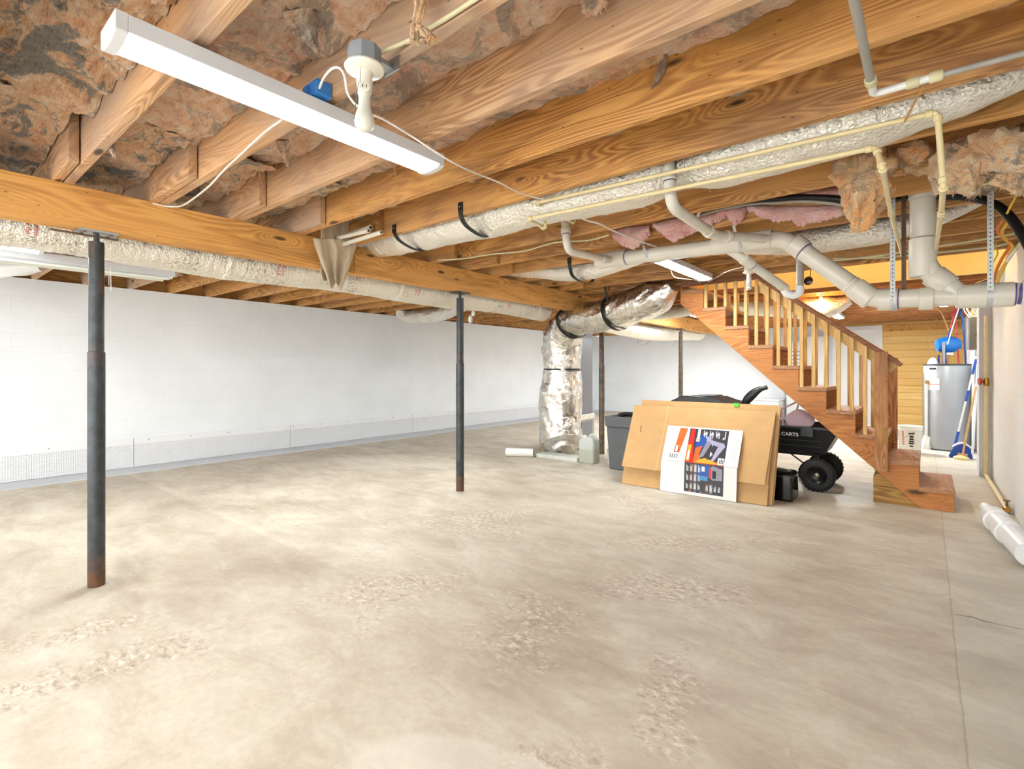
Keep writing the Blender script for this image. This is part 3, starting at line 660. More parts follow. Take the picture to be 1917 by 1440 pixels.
led(-5.56, -5.41, -.46, .76, 2.165, 'lit strip light at the left edge behind the foil duct', 'led_left')
led(-1.875, -1.72, -2.6, -1.38, 2.165, 'added fill strip light behind the camera', 'led_bright')  # fill lamp added behind the view to brighten the near room
led(-.30, -.15, -2.9, -1.68, 2.165, 'added fill strip light behind the camera nearer the right wall', 'led_far')  # another added fill lamp, brightens the near right floor
led(-5.0, -4.85, -3.2, -1.98, 2.165, 'added fill strip light behind the camera past the beam')  # third fill lamp added out of view, on the far side of the beam
for ya, lb in ((1.3, 'nearest the camera'), (3.5, 'in the middle'), (7.0, 'past the duct elbow'), (10.2, 'farthest back')):  # fill lamps added out of sight to brighten the left wall and back
    led(-4.42, -4.27, ya, ya + 1.22, 2.165, 'added fill strip light hidden behind the long foil duct, ' + lb, 'led_bright' if ya < 9 else 'led_far')
led(.13, .28, 8.6, 9.82, 2.165, 'added fill strip light near the water heater, hidden by the wide drain pipe', 'led_diffuser')  # unseen fill lamp added to brighten heater, pine and right wall
led(-3.2, -3.05, 7.9, 9.12, 2.165, 'added fill strip light beyond the duct elbow, hidden by it', 'led_bright')  # fill lamp added behind the elbow to brighten the far room
# old two tube fixture
fx = thing('tube_fixture', 'long unlit white two-tube fixture in the left bay behind the post', 'ceiling light', (-5.95, .57, 2.15))
x0, x1 = -6.08, -5.82
MB().prism([(x0, 2.165), (x0 + .03, 2.185), (x0 + .09, 2.15), (x0 + .13, 2.165), (x0 + .17, 2.15), (x1 - .03, 2.185), (x1, 2.165), (x1 - .02, 2.235), (x0 + .02, 2.235)], 1.79, 1, -.65).build('reflector', 'lamp_body', fx, bevel=.003)
for q in (.065, .195): MB().cyl((x0 + q, -.6, 2.145), (x0 + q, 1.74, 2.145), .013, 12).build('tube', 'bulb_off', fx, True)
MB().box((x0 + .08, .1, 2.235), (x0 + .18, 1.1, 2.2505)).build('mounting_clip', 'galvanized', fx)
cp = a(207, 497, x=-5.8)
MB().cyl(cp, a(208, 545, x=-5.8), .003, 6).build('pull_cord', 'white_cable', fx)
tag(MB().cyl(V((a(204, 508, x=-6.3).x, a(204, 508, x=-6.3).y, 2.26)), a(204, 534, x=-6.3), .0035, 6).build('pull_string', 'white_cable'), 'short white pull cord hanging behind the old tube fixture', 'cord')

# lampholder with bulb
cx, cy = -1.355, .93
lp = thing('pull_chain_lamp', 'white porcelain pull-chain lampholder with an unlit bulb', 'lamp', (cx, cy, 2.17))
MB().lathe((cx, cy, 2.181), [(.052, 0), (.052, .055)], 8).build('junction_box', 'box_gray', lp, bevel=.002)
MB().box((cx - .03, 1.024, 2.20), (cx + .05, 1.0295, 2.245)).box((cx - .02, cy + .04, 2.21), (cx + .02, 1.027, 2.225)).build('bracket', 'galvanized', lp)
MB().lathe((cx, cy, 2.162), [(.028, -.004), (.040, 0), (.058, .006), (.061, .012), (.058, .018)], 40).build('canopy', 'porcelain', lp, True)
MB().lathe((cx, cy, 2.115), [(.023, 0), (.025, .02), (.024, .035), (.032, .05)], 28).build('socket', 'porcelain', lp, True)
ad = MB().lathe((cx, cy, 2.068), [(.017, 0), (.018, .02), (.022, .03), (.023, .052)], 28).build('outlet_adapter', 'bulb_off', lp, True)
dn = V((cx, cy, 0)).normalized() * -1
oc = V((cx, cy, 2.105)) + dn * .017
MB().lathe(oc, [(.017, 0), (.017, .009), (.015, .010)], 24, dn).build('outlet_face', 'porcelain', ad, True)
sd = V((-dn.y, dn.x, 0)); sb = MB()
for q in (-.0055, .0055): sb.obox(oc + dn * .0105 + sd * q + V((0, 0, .001)), sd, dn, (0, 0, 1), .0012, .0008, .0045)
sb.build('slots', 'dark_slot', ad)
MB().lathe((cx, cy, 1.978), [(.002, 0), (.018, .004), (.028, .016), (.0305, .032), (.027, .050), (.021, .066), (.0185, .080), (.018, .094)], 28).build('bulb', 'bulb_off', lp, True)
chn = MB().cyl(V((cx, cy, 2.158)) + dn * .035 - sd * .012, V((cx, cy, 2.11)) + dn * .036 - sd * .013, .0012, 6)
chn.cyl(V((cx, cy, 2.11)) + dn * .036 - sd * .018, V((cx, cy, 1.998)) + dn * .036 - sd * .030, .0012, 6); chn.lathe(V((cx, cy, 1.995)) + dn * .036 - sd * .03, [(.001, 0), (.003, .002), (.001, .006)], 8)
chn.build('pull_chain', 'galvanized', lp)
sh = MB()
for q in (-.035, .035): sh.lathe(V((cx, cy, 2.1625)) + sd * q, [(.0045, 0), (.0045, .003)], 10)
sh.build('screw_holes', 'dark_slot', lp)
# lampholder and spiral bulb beyond, and the warm bulb behind the stairs
def lampholder(p, label, glow):
    r = thing('ceiling_lampholder', label, 'lamp', p)
    MB().lathe(p, [(.03, -.012), (.055, 0), (.055, .012), (.045, .014), (.045, ZJ - p.z)], 24).build('canopy', 'porcelain', r, True)
    if glow:
        MB().lathe(p, [(.02, -.055), (.02, -.012)], 16).build('socket', 'porcelain', r, True)
        MB().lathe(p, [(.004, -.15), (.022, -.142), (.031, -.12), (.028, -.095), (.016, -.07), (.015, -.055)], 20).build('bulb', 'warm_bulb', r, True)
    else:
        MB().lathe(p, [(.026, -.10), (.024, -.06), (.02, -.012)], 16).build('socket', 'porcelain', r, True)
        sp = [V((p.x + .022 * math.cos(t), p.y + .022 * math.sin(t), p.z - .10 - t * .0028)) for t in [i * .4 for i in range(60)]]
        MB().sweep(sp, .007, 8).build('spiral_bulb', 'bulb_off', r, True)
    return r
lampholder(a(1402, 511, y=5.35), 'unlit spiral bulb in a white lampholder before the stair rail', False)
lampholder(a(1537, 550, y=8.0), 'glowing warm bulb in a lampholder behind the staircase', True)
# blue box and cables
bb = thing('blue_junction_box', 'blue plastic electrical box behind the long lit lamp', 'electrical box', (-1.66, .99, 2.2))
MB().box((-1.795, .965, 2.235), (-1.70, 1.029, 2.29)).build('box', 'blue_plastic', bb, bevel=.006); MB().box((-1.78, .955, 2.245), (-1.75, .967, 2.275)).build('flap', 'blue_plastic', bb, bevel=.002)
def cable(pts, r, mat, label, group='electrical cables', name='electrical_cable', cat='cable', seg=10, step=.02):
    return tag(MB().sweep([V(p) for p in pts], r, seg, step).build(name, mat, smooth=True), label, cat, group)
cable([a(598, 165, z=2.24), a(606, 146, z=2.235), a(622, 128, z=2.225), a(637, 128, z=2.21), a(645, 142, z=2.19), a(648, 160, z=2.17), a(650, 172, z=2.15), a(662, 192, z=2.13),
       a(690, 212, y=1.02), a(720, 224, y=1.1), a(760, 248, z=2.19), a(800, 274, z=2.16), a(846, 303, z=2.14), a(885, 322, z=2.17), a(935, 342, z=2.2), a(975, 362, z=2.21), a(1020, 374, z=2.22)],
      .0042, 'white_cable', 'thin white cable looping past the bulb and over the joists to the right')
cable([a(528, 224, z=2.2), a(495, 248, z=2.24), a(455, 285, z=2.235), a(420, 318, z=2.235), a(392, 348, z=2.23), a(362, 372, z=2.235), a(338, 386, z=2.238), a(310, 386, z=2.24), a(288, 381, z=2.242), a(266, 379, z=2.244)], .0048, 'white_cable', 'white cable drooping from the long lamp onto the beam')
cable([a(704, 103, y=.96), a(722, 94, y=.99), a(760, 78, y=1.015), a(800, 55, y=1.018), a(845, 28, y=1.018), a(900, -8, y=1.018), a(950, -40, y=1.018)], .0068, 'cream_cable', 'thick cream cable clipped along the joist to the lampholder box')
cable([a(1078, 404, z=2.21), a(1100, 413, z=2.2), a(1125, 420, z=2.19), a(1148, 432, z=2.2), a(1175, 442, z=2.21), a(1200, 452, z=2.21), a(1232, 463, z=2.22)], .006, 'white_cable', 'white cable running from the cream pipes across to the pink insulation')
cable([a(820, 487, z=2.243), a(870, 484, z=2.235), a(920, 476, z=2.235), a(980, 470, z=2.235), a(1040, 454, z=2.235), a(1100, 450, z=2.235), a(1140, 440, z=2.24)], .007, 'cream_cable', 'cream cable stapled under the joists left of the drain elbow')
cable([a(1255, 505, z=2.2), a(1262, 518, z=2.18), a(1280, 522, z=2.18), a(1300, 524, z=2.2), a(1318, 531, z=2.22), a(1340, 520, z=2.2), a(1362, 508, z=2.2), a(1390, 500, z=2.21)], .0045, 'white_cable', 'white cable dangling from the second strip light to the spiral bulb')

# ------------------------------------------------------------------ foil ducts
def flex(r0, ring=.045, amp=.03, seed=0, sag=0):
    def f(t, an, m): return r0 * (1 + amp * abs(math.sin(m / ring * PI)) * .5 + .035 * fbm((math.cos(an) * 1.2 + seed, math.sin(an) * 1.2, m * 5), 1.6, 3))
    return f
d1 = thing('foil_duct', 'long foil flex duct hung along the far side of the wooden beam', 'duct', (-3.95, 2, 1.9), 'foil ductwork')
dx = -3.955
def dz(y): return 2.055 + .012 * math.sin(y * 3.1) - .006 * y * .5
MB().sweep([(dx + .01 * math.sin(y * 2), y, dz(y)) for y in [-2.5 + .4 * i for i in range(21)]], flex(.142, .045, .05, 1), 40, .012).build('jacket', 'foil_soft', d1, smooth=True)
for y in (1.52, 3.05, 4.35, 5.25): MB().lathe((dx, y - .03, dz(y)), [(.138, 0), (.148, .012), (.149, .05), (.14, .062)], 40, (0, 1, 0)).build('tape_band', 'foil_white', d1, smooth=True)
prt = MB(); rnd = random.Random(5)
for yb in (.47, 1.86, 3.2, 4.6):
    for row in (0, .035):
        for k in range(17):
            an = -.55 + k * .068; r = .1535
            if rnd.random() < .12: continue
            c = V((dx + math.cos(an) * r, yb + row, dz(yb) + math.sin(an) * r)); tn = V((-math.sin(an), 0, math.cos(an))); nr = V((math.cos(an), 0, math.sin(an)))
            for q in range(rnd.choice((2, 3))): prt.obox(c + V((0, (q - 1) * .007, 0)), tn, (0, 1, 0), nr, .0032 if q else .0012, .0014 if q else .006, .0006)
prt.build('red_print', 'print_red', d1)
# duct between joists with hanger straps
d2 = thing('foil_duct', 'thick foil flex duct running in the joist bay behind the cream pipes', 'duct', (-1.5, 2.63, 2.2), 'foil ductwork')
P2 = [(-3.95, 2.63, 2.36), (-3.6, 2.63, 2.35), (-3.35, 2.63, 2.335), (-3.0, 2.63, 2.325), (-2.72, 2.63, 2.325), (-2.35, 2.63, 2.31), (-1.9, 2.63, 2.32), (-1.5, 2.63, 2.30), (-1.0, 2.63, 2.30), (-.5, 2.63, 2.315), (-.15, 2.63, 2.33), (.15, 2.63, 2.335), (.45, 2.63, 2.37)]
def f2(t, an, m):
    r = .152 * min(1, .62 + t * 6) * min(1, .30 + (1 - t) * 5) * (1 - .30 * math.exp(-((m - 2.95) / .12) ** 2))
    return r * (1 + .05 * fbm((math.cos(an) * 1.3, math.sin(an) * 1.3, m * 4), 1.7, 4))
MB().sweep(P2, f2, 40, .014).build('jacket', 'foil_white', d2, smooth=True)
def strap(pts, w_, mat, th=.002, up=None):
    """flat band through pts"""
    P = catmull([V(p) for p in pts], .02) if len(pts) > 2 else [V(p) for p in pts]
    mb = MB(); vs = []; u = V(up) if up else V((1, 0, 0)); th *= .6
    for i, p in enumerate(P):
        T = (P[min(i + 1, len(P) - 1)] - P[max(i - 1, 0)]).normalized(); s = (u - T * u.dot(T)).normalized() * (w_ / 2); nn = T.cross(s).normalized() * th
        vs += [p - s - nn, p + s - nn, p + s + nn, p - s + nn]
    fs_ = []
    for i in range(len(P) - 1):
        o = i * 4; fs_ += [(o + k, o + (k + 1) % 4, o + 4 + (k + 1) % 4, o + 4 + k) for k in range(4)]
    fs_ += [(0, 1, 2, 3)[::-1], tuple(range(len(vs) - 4, len(vs)))]
    return mb.add(vs, fs_)
def hanger(x, y0, y1, zt, zb, zt2, label, yc=None):
    yc = yc or (y0 + y1) / 2
    r = thing('duct_hanger', label, 'hanger strap', (x, yc, zb), 'black straps holding the foil ducts')
    strap([(x, y0, zt), (x, y0 + .004, ZJ + .0), (x, y0 + .06, zb + .035), (x, yc, zb), (x, y1 - .06, zb + .035), (x, y1 - .004, ZJ), (x, y1, zt2)], .038, 'black_strap').build('band', 'black_strap', r)
    MB().box((x - .02, y0 - .006, zt - .03), (x + .02, y0 + .002, zt + .03)).build('buckle', 'black_strap', r, bevel=.003)
    MB().lathe((x, y0 - .006, zt), [(.006, 0), (.005, .003)], 10, (0, -1, 0)).build('screw', 'galvanized', r)
hanger(a(738, 430, y=2.36).x, 2.36, 2.80, 2.285, 2.165, 2.30, 'black strap around the thick foil duct nearest the draped plastic film')
hanger(a(862, 392, y=2.36).x, 2.36, 2.80, 2.305, 2.155, 2.30, 'black strap around the thick foil duct, left of the cream pipes')
hanger(a(1070, 487, y=4.18).x, 4.14, 4.63, 2.29, 2.115, 2.30, 'black strap on the thin duct below the small drain elbow')
d3 = thing('foil_duct', 'slim foil flex duct passing behind the white drain pipes', 'duct', (-1.5, 4.38, 2.1), 'foil ductwork')
P3 = [(-3.8, 4.41, 2.37), (-3.3, 4.41, 2.33), (-2.9, 4.40, 2.25), (-2.55, 4.39, 2.235), (-2.2, 4.39, 2.29), (-1.8, 4.40, 2.365), (-1.4, 4.39, 2.33), (-.9, 4.38, 2.23), (-.4, 4.37, 2.205), (0, 4.36, 2.23), (.3, 4.36, 2.32)]
MB().sweep(P3, lambda t, an, m: .098 * min(1, .5 + t * 5) * min(1, .3 + (1 - t) * 5) * (1 + .05 * fbm((math.cos(an) * 1.3, math.sin(an) * 1.3, m * 4), 1.7, 4)), 30, .016).build('jacket', 'foil_white', d3, smooth=True)
# the big elbow duct
d4 = thing('duct_elbow', 'fat shiny foil insulated duct rising from the floor and bending under the joists', 'duct', (-4.1, 6.15, .05), 'foil ductwork')
def crinkle(r, seed, am=.06):
    def f(t, an, m):
        rr = r(t) if callable(r) else r
        return rr * (1 + am * fbm((math.cos(an) * 1.1 + seed, math.sin(an) * 1.1, m * 2.2), 1.4, 5) + .02 * math.sin(an * 9 + m * 13 + 3 * nz((m * 3, an, seed))))
    return f
MB().sweep([(-4.0, 6.05, .06), (-4.05, 6.10, .12), (-4.12, 6.15, .30), (-4.14, 6.17, .65), (-4.12, 6.17, .95), (-4.10, 6.16, 1.23)], crinkle(lambda t: .31 * min(1, .45 + t * 4.5) * (1 - .14 * max(0, t - .75) * 4), 3), 56, .014).build('lower_wrap', 'foil_big', d4, smooth=True)
MB().sweep([(-4.10, 6.16, 1.23), (-4.09, 6.15, 1.50), (-4.06, 6.12, 1.68), (-3.95, 6.06, 1.83)], crinkle(lambda t: .262 + .02 * math.sin(t * PI), 6, .045), 56, .014).build('upper_wrap', 'foil_big', d4, smooth=True)
MB().sweep([(-4.0, 6.08, 1.77), (-3.82, 6.0, 1.90), (-3.50, 5.88, 1.925), (-3.15, 5.80, 1.94), (-2.85, 5.74, 1.99), (-2.55, 5.70, 2.06), (-2.38, 5.68, 2.13), (-2.25, 5.66, 2.20)], crinkle(lambda t: .262 * (1 - .06 * t) * min(1, .42 + (1 - t) * 5), 9, .05), 56, .014, sq=(.82, 1)).build('bend_wrap', 'foil_big', d4, smooth=True)
bd = MB()
bd.sweep([(-4.10, 6.16, 1.225), (-4.10, 6.16, 1.25)], .268, 48)
bd.build('waist_band', 'black_strap', d4, smooth=True)
def loopband(c, n, r, w_, arc0, arc1, sqz=1.0):
    n = V(n).normalized(); u = V((0, 0, 1)); u = (u - n * u.dot(n)).normalized(); v = n.cross(u)
    return [V(c) + u * (math.cos(t) * r * sqz) + v * (math.sin(t) * r) for t in [arc0 + (arc1 - arc0) * i / 18 for i in range(19)]]
for c, n, lab, top in (((-3.80, 5.99, 1.895), (.85, -.35, .25), 'black strap over the duct bend beside the beam', 0), ((-3.02, 5.77, 1.955), (.95, -.2, .15), 'black strap over the duct bend below the second strip light', 1)):
    pts = loopband(c, n, .238, .03, 1.9 * PI if 0 else -PI * .05, -PI * 1.05, .84) if 0 else loopband(c, n, .272, .03, .15, -2 * PI + .15, .84)
    h_ = thing('duct_hanger', lab, 'hanger strap', c, 'black straps holding the foil ducts')
    strap(pts, .048, 'black_strap', .003, up=n).build('band', 'black_strap', h_)
    tp = V(c) + V((0, -.22, .10)); strap([tp, V((c[0] - .03, 5.51 + .0, 2.29))] if top else [tp, V((c[0] - .05, 5.51, 2.27))], .03, 'black_strap', .003).build('tail', 'black_strap', h_)
# duct beyond along the beam, small ducts
d5 = thing('foil_duct', 'pale sagging flex duct along the beam beyond the shiny elbow', 'duct', (-3.98, 9, 1.9), 'foil ductwork')
MB().sweep([(-3.98, 6.5, 2.05), (-3.97, 7.4, 1.99), (-3.97, 8.4, 1.95), (-3.98, 9.2, 1.95), (-3.98, 10.2, 2.0), (-3.98, 11.5, 2.06)], flex(.16, .07, .04, 4), 32, .03).build('jacket', 'foil_white', d5, smooth=True)
d6 = thing('foil_duct', 'small crumpled white duct near the top of the left wall', 'duct', (-6, 6, 2.1), 'foil ductwork')
MB().sweep([a(748, 584, x=-7.2), a(765, 592, x=-7.0), a(785, 593, x=-6.6), a(812, 592, x=-6.2), a(838, 584, x=-5.7), a(862, 574, x=-5.2)], crinkle(.10, 12, .25), 24, .03).build('jacket', 'foil_white', d6, smooth=True)
d7 = thing('foil_duct', 'short white duct stub under the joists left of the stair stringer', 'duct', (-2.6, 7, 2.1), 'foil ductwork')
MB().sweep([a(1215, 588, y=7.2), a(1250, 586, y=7.1), a(1290, 580, y=7.0), a(1330, 576, y=7.0)], crinkle(.085, 15, .1), 24, .03).build('jacket', 'foil_white', d7, smooth=True)
d8 = thing('foil_duct', 'foil flex duct behind the stair balusters lit by the warm bulb', 'duct', (-1.5, 8.4, 2.1), 'foil ductwork')
MB().sweep([a(1340, 566, y=8.3), a(1400, 572, y=8.3), a(1450, 574, y=8.25), a(1510, 578, y=8.2), a(1560, 574, y=8.2), a(1592, 562, y=8.2)], crinkle(lambda t: .15 * min(1, .4 + 4 * (1 - t)), 17, .1), 28, .03).build('jacket', 'foil_soft', d8, smooth=True)
# white bundle at the left edge
wb = MB().sweep([(-6.95, -.1, 2.22), (-6.8, .15, 2.18), (-6.6, .4, 2.14), (-6.45, .65, 2.15), (-6.35, .85, 2.21)], crinkle(lambda t: .14 * (1 - .55 * t), 19, .25), 26, .03)
tag(wb.build('wrapped_bundle', 'pvc_white', smooth=True), 'white plastic wrapped bundle at the left edge below the tube fixture', 'plastic bundle')
# bulb pair near the beam on the left bay
q = a(886, 590, x=-5.2); g = thing('twin_lampholder', 'two small white bulbs peeking below the long beam duct', 'lamp', q)
MB().lathe(q, [(.01, -.02), (.03, 0), (.034, .03), (.02, .07), (.02, .10)], 16).build('bulb', 'bulb_off', g, True); MB().lathe(q + V((-.03, -.03, -.06)), [(.01, -.06), (.034, -.035), (.036, 0), (.02, .05)], 16).build('bulb', 'bulb_off', g, True)
MB().cyl(q + V((0, 0, .09)), V((q.x, q.y, ZJ + .01)), .02, 10).build('socket', 'porcelain', g, True)

# ------------------------------------------------------------------ drain pipes
dp = thing('drain_pipe', 'wide white drain pipe running under the joists, down a diagonal and into the right wall', 'pipe', (-.5, 3.9, 1.6), 'white plastic drains')
YD = 3.9
A0 = a(1118, 489, y=YD); A1 = a(1180, 481, y=YD); A2 = a(1445, 447, y=YD); B0 = a(1478, 450, y=YD); B1 = a(1632, 562, y=YD); E1 = V((XR - .012, YD, a(1880, 551, y=YD).z - .005))
R4 = .057
pm = MB(); pm.sweep([A0] + arcpath(A2 + V((0, 0, 0)), B0 + V((-.01, 0, 0)), B1, .07) + arcpath(B0, B1, E1, .09) + [E1], R4, 28, .02, smooth=False)
pm.build('pipe_run', 'pvc', dp, smooth=True)
def hub(p, d, L, r, par, mat='pvc', ring=True):
    d = V(d).normalized(); p = V(p)
    h_ = MB().lathe(p, [(r - .003, 0), (r + .001, .004), (r + .001, L - .004), (r - .003, L)], 28, d).build('coupling', mat, par, smooth=True)
    if ring: MB().lathe(p + d * (L - .001), [(r - .006, -.002), (r - .003, .007)], 28, d).build('primer_ring', 'primer', par, smooth=True)
xd = (A2 - A0).normalized(); dd = (B1 - B0).normalized(); ed = (E1 - B1).normalized()
hub(A0 + xd * .02, xd, .26, .066, dp); hub(a(1335, 461, y=YD), xd, .25, .066, dp); hub(A2 - xd * .16, xd, .16, .067, dp, ring=False)
hub(B0 + dd * .03, dd, .09, .067, dp); hub(B1 - dd * .14, -dd, .0015 + .02, .060, dp); hub(B1 - dd * .13, dd, .13, .067, dp, ring=False); hub(B1 + ed * .03, ed, .10, .067, dp)
hub(a(1720, 560, y=YD), ed, .07, .066, dp, ring=False); hub(a(1790, 556, y=YD), ed, .24, .067, dp); hub(V((.40, YD, E1.z + .003)), ed, .16, .070, dp, mat='pvc_white')
MB().lathe(V((.385, YD, E1.z + .003)), [(.058, 0), (.060, .02)], 28, ed).build('primer_ring', 'primer', dp, smooth=True)
# vertical stack joining it
vt = V((a(1727, 400, y=YD).x, YD, 2.40)); vb = V((vt.x, YD, a(1727, 500, y=YD).z)); vm = a(1800, 556, y=YD)
st = MB().sweep([vt] + arcpath(vt, vb, vm, .10) + [vm], R4, 28, .02, smooth=False).build('stack_pipe', 'pvc', dp, smooth=True)
for z0_, L, r, ring in ((2.26, .115, .069, True), (2.03, .225, .0625, False), (1.79, .23, .067, True)):
    MB().lathe((vt.x, YD, z0_), [(r - .003, 0), (r, .005), (r, L - .004), (r - .004, L)], 28).build('coupling', 'pvc', st, smooth=True)
    if ring: MB().lathe((vt.x, YD, z0_ + L - .001), [(r - .006, 0), (r - .006, .004)], 28).build('primer_ring', 'primer', st, smooth=True)
md_ = (vm - vb).normalized(); MB().lathe(vb + md_ * .07, [(.063, 0), (.067, .005), (.067, .10), (.063, .105)], 28, md_).build('coupling', 'pvc', st, smooth=True)
# branch from the small elbow
def branch(pts, r, label, nm='drain_branch', rr=.05, hubs=()):
    t = thing(nm, label, 'pipe', pts[0], 'white plastic drains'); P = [V(p) for p in pts]; Q = [P[0]]
    for i in range(1, len(P) - 1): Q += arcpath(P[i - 1], P[i], P[i + 1], rr)
    Q.append(P[-1]); MB().sweep(Q, r, 24, .02, smooth=False).build('pipe', 'pvc', t, smooth=True)
    for (i, f, L) in hubs:
        d = (P[i + 1] - P[i]).normalized(); hub(P[i] + (P[i + 1] - P[i]) * f, d, L, r + .006, t)
    return t
branch([V((a(1056, 440, y=3.16).x, 3.16, 2.42)), a(1062, 470, y=3.16), a(1140, 487, y=3.82)], .029, 'small white drain elbow dropping from the joists, leftmost', rr=.08, hubs=((0, .45, .04), (1, .80, .07)))
branch([V((a(1249, 340, y=2.5).x, 2.5, 2.42)), a(1256, 386, y=2.5), a(1338, 441, y=3.28), a(1432, 447, y=3.78)], .030, 'white branch pipe dropping through the joists and slanting right to the main drain', rr=.09, hubs=((0, .52, .04), (1, .80, .06), (2, .2, .04)))
tr = branch([a(1362, 466, y=3.95), a(1395, 487, y=4.0), a(1470, 540, y=4.4)], .033, 'slanting white pipe ending in a curved trap before the stair rail', rr=.05, hubs=((1, -.05, .10),))
q0 = a(1467, 538, y=4.4); q1 = a(1473, 549, y=4.4); q2 = a(1485, 553, y=4.4); q3 = a(1496, 548, y=4.4); q4 = a(1497, 495, y=4.4)
MB().sweep([q0 + V((-.03, 0, .02)), q0 + V((0, 0, -.005)), q1, q2, q3, q3 + V((.006, 0, .05))], .030, 20, .01).build('trap_bend', 'pvc_white', tr, smooth=True)
MB().cyl(q3 + V((.006, 0, .03)), V((q4.x + .004, q4.y, 2.30)), .026, 20).build('tail_pipe', 'pvc_gray', tr, True)

# perforated steel hangers
def perf(p0, p1, w_, label, wrap=None, mat='steel_strap', n=None, group='perforated steel hangers'):
    p0, p1 = V(p0), V(p1); t = thing('perforated_strap', label, 'hanger strap', p1, group)
    T = (p1 - p0).normalized(); f = V((p0.x, p0.y, 0)).normalized() * -1; s = T.cross(f).normalized(); nn = s.cross(T).normalized()
    if nn.dot(f) < 0: nn = -nn
    L = (p1 - p0).length; MB().obox((p0 + p1) / 2, s, T, nn, w_ / 2, L / 2, .001).build('band', mat, t)
    hb = MB(); k = int(L / (w_ * .85)); 
    for i in range(k): hb.lathe(p0 + T * ((i + .5) * L / k) + nn * .001, [(w_ * .13, 0), (w_ * .12, .0006)], 10, nn)
    hb.build('holes', 'strap_hole', t)
    if wrap:
        c, r, ax = wrap; MB().lathe(V(c) - V(ax).normalized() * w_ / 2, [(r - .002, 0), (r, .0005), (r, w_ - .0005), (r - .002, w_)], 28, ax).build('loop', mat, t, smooth=True)
    return t
c1 = a(1674, 562, y=YD); c2 = a(1852, 553, y=YD)
perf(V((c1.x - .005, YD - .066, 2.33)), c1 + V((-.005, -.066, -.02)), .027, 'galvanized perforated strap holding the drain left of the vertical pipe', (c1, .0685, ed))
perf(V((c1.x + .045, YD + .064, 2.33)), c1 + V((.045, .064, .0)), .024, 'dull brown perforated strap behind the galvanized one', None, 'old_steel')
perf(V((c2.x, YD - .066, 2.33)), c2 + V((0, -.066, -.02)), .027, 'galvanized perforated strap holding the drain beside the right wall', (c2, .0695, ed))
perf(a(1184, 404, y=3.82), a(1212, 482, y=3.84), .018, 'slim perforated strap crossing the leftmost pink insulation', mat='lamp_body')
perf(a(1361, 373, y=3.70), a(1385, 470, y=3.83), .018, 'slim perforated strap over the joint of branch and main drain', mat='lamp_body')
perf(a(1330, 358, y=3.25), a(1300, 416, y=3.58), .016, 'slim strap holding up the slanting branch pipe', mat='lamp_body')

# cream supply pipes
def cp_(pts, label, r=.0105, rr=.02, group='cream water pipes', mat='cpvc', joints=True):
    t = thing('water_pipe', label, 'pipe', pts[0], group); P = [V(p) for p in pts]; Q = [P[0]]
    for i in range(1, len(P) - 1): Q += arcpath(P[i - 1], P[i], P[i + 1], min(rr, (P[i] - P[i - 1]).length * .45, (P[i + 1] - P[i]).length * .45))
    Q.append(P[-1]); MB().sweep(Q, r, 14, .03, smooth=False).build('pipe', mat, t, smooth=True)
    if joints:
        for i in range(1, len(P) - 1):
            for d in ((P[i - 1] - P[i]).normalized(), (P[i + 1] - P[i]).normalized()):
                MB().lathe(P[i] + d * .012, [(r + .001, 0), (r + .004, .002), (r + .004, .022), (r, .025)], 14, d).build('elbow_socket', mat, t, smooth=True)
    return t
u1a = a(1003, 378, y=2.44); u1b = a(1755, 210, y=2.44)
cp_([a(1074, 408, y=3.15) + V((0, .0, .02)), a(1074, 417, y=3.1), a(1003, 380, y=2.44), u1b, a(1766, 350, y=2.46), a(1762, 400, y=2.9), a(1750, 480, y=4.2)], 'upper cream water pipe along the foil duct, dropping at the right beside the wide pipe')
cp_([a(1021, 416, z=2.14), a(1020, 428, z=2.12), a(988, 410, z=2.13), a(1640, 276, z=2.106), a(1652, 315, z=2.0), a(1668, 400, y=3.2), a(1690, 480, y=4.6)], 'lower cream water pipe along the foil duct, ending above the orange clump')
# gray supply pipe at the top right
g0 = a(1597, -10, z=2.2); g1 = a(1635, 176, z=2.2); g2 = V((g1.x + .8, g1.y, 2.2))
gp = thing('gray_water_pipe', 'gray water pipe crossing the joists at the top and turning right with white fittings', 'pipe', g1)
g2 = V((g1.x + .75, g1.y + .01, 2.19))
MB().sweep([g0 + (g0 - g1) * .5, g0, g0.lerp(g1, .82)], .013, 16, .05, smooth=False).build('pipe', 'pvc_gray', gp, smooth=True)
MB().sweep([g0.lerp(g1, .80)] + arcpath(g0, g1, g2, .02) + [g1 + V((.165, 0, 0))], .0125, 16).build('white_elbow', 'pvc_white', gp, smooth=True)
dv = (g1 - g0).normalized(); MB().lathe(g0.lerp(g1, .80), [(.015, 0), (.018, .004), (.018, .035), (.015, .04)], 16, dv).build('coupling', 'cream_cable', gp, smooth=True)
for q in (.09, .15): MB().lathe(g1 + V((q, 0, 0)), [(.015, 0), (.018, .004), (.018, .032), (.015, .036)], 16, (1, 0, 0)).build('coupling', 'cream_cable', gp, smooth=True)
MB().cyl(g1 + V((.17, 0, 0)), g2, .0095, 14).build('pipe', 'pvc_gray', gp, True)
tag(MB().cyl(g1 + V((.145, .0, .0)), a(1693, 228, y=2.44), .0035, 8).build('tie_wire', 'tan_cable'), 'thin tan tie strap hanging from the gray pipe to the cream pipe', 'tie')

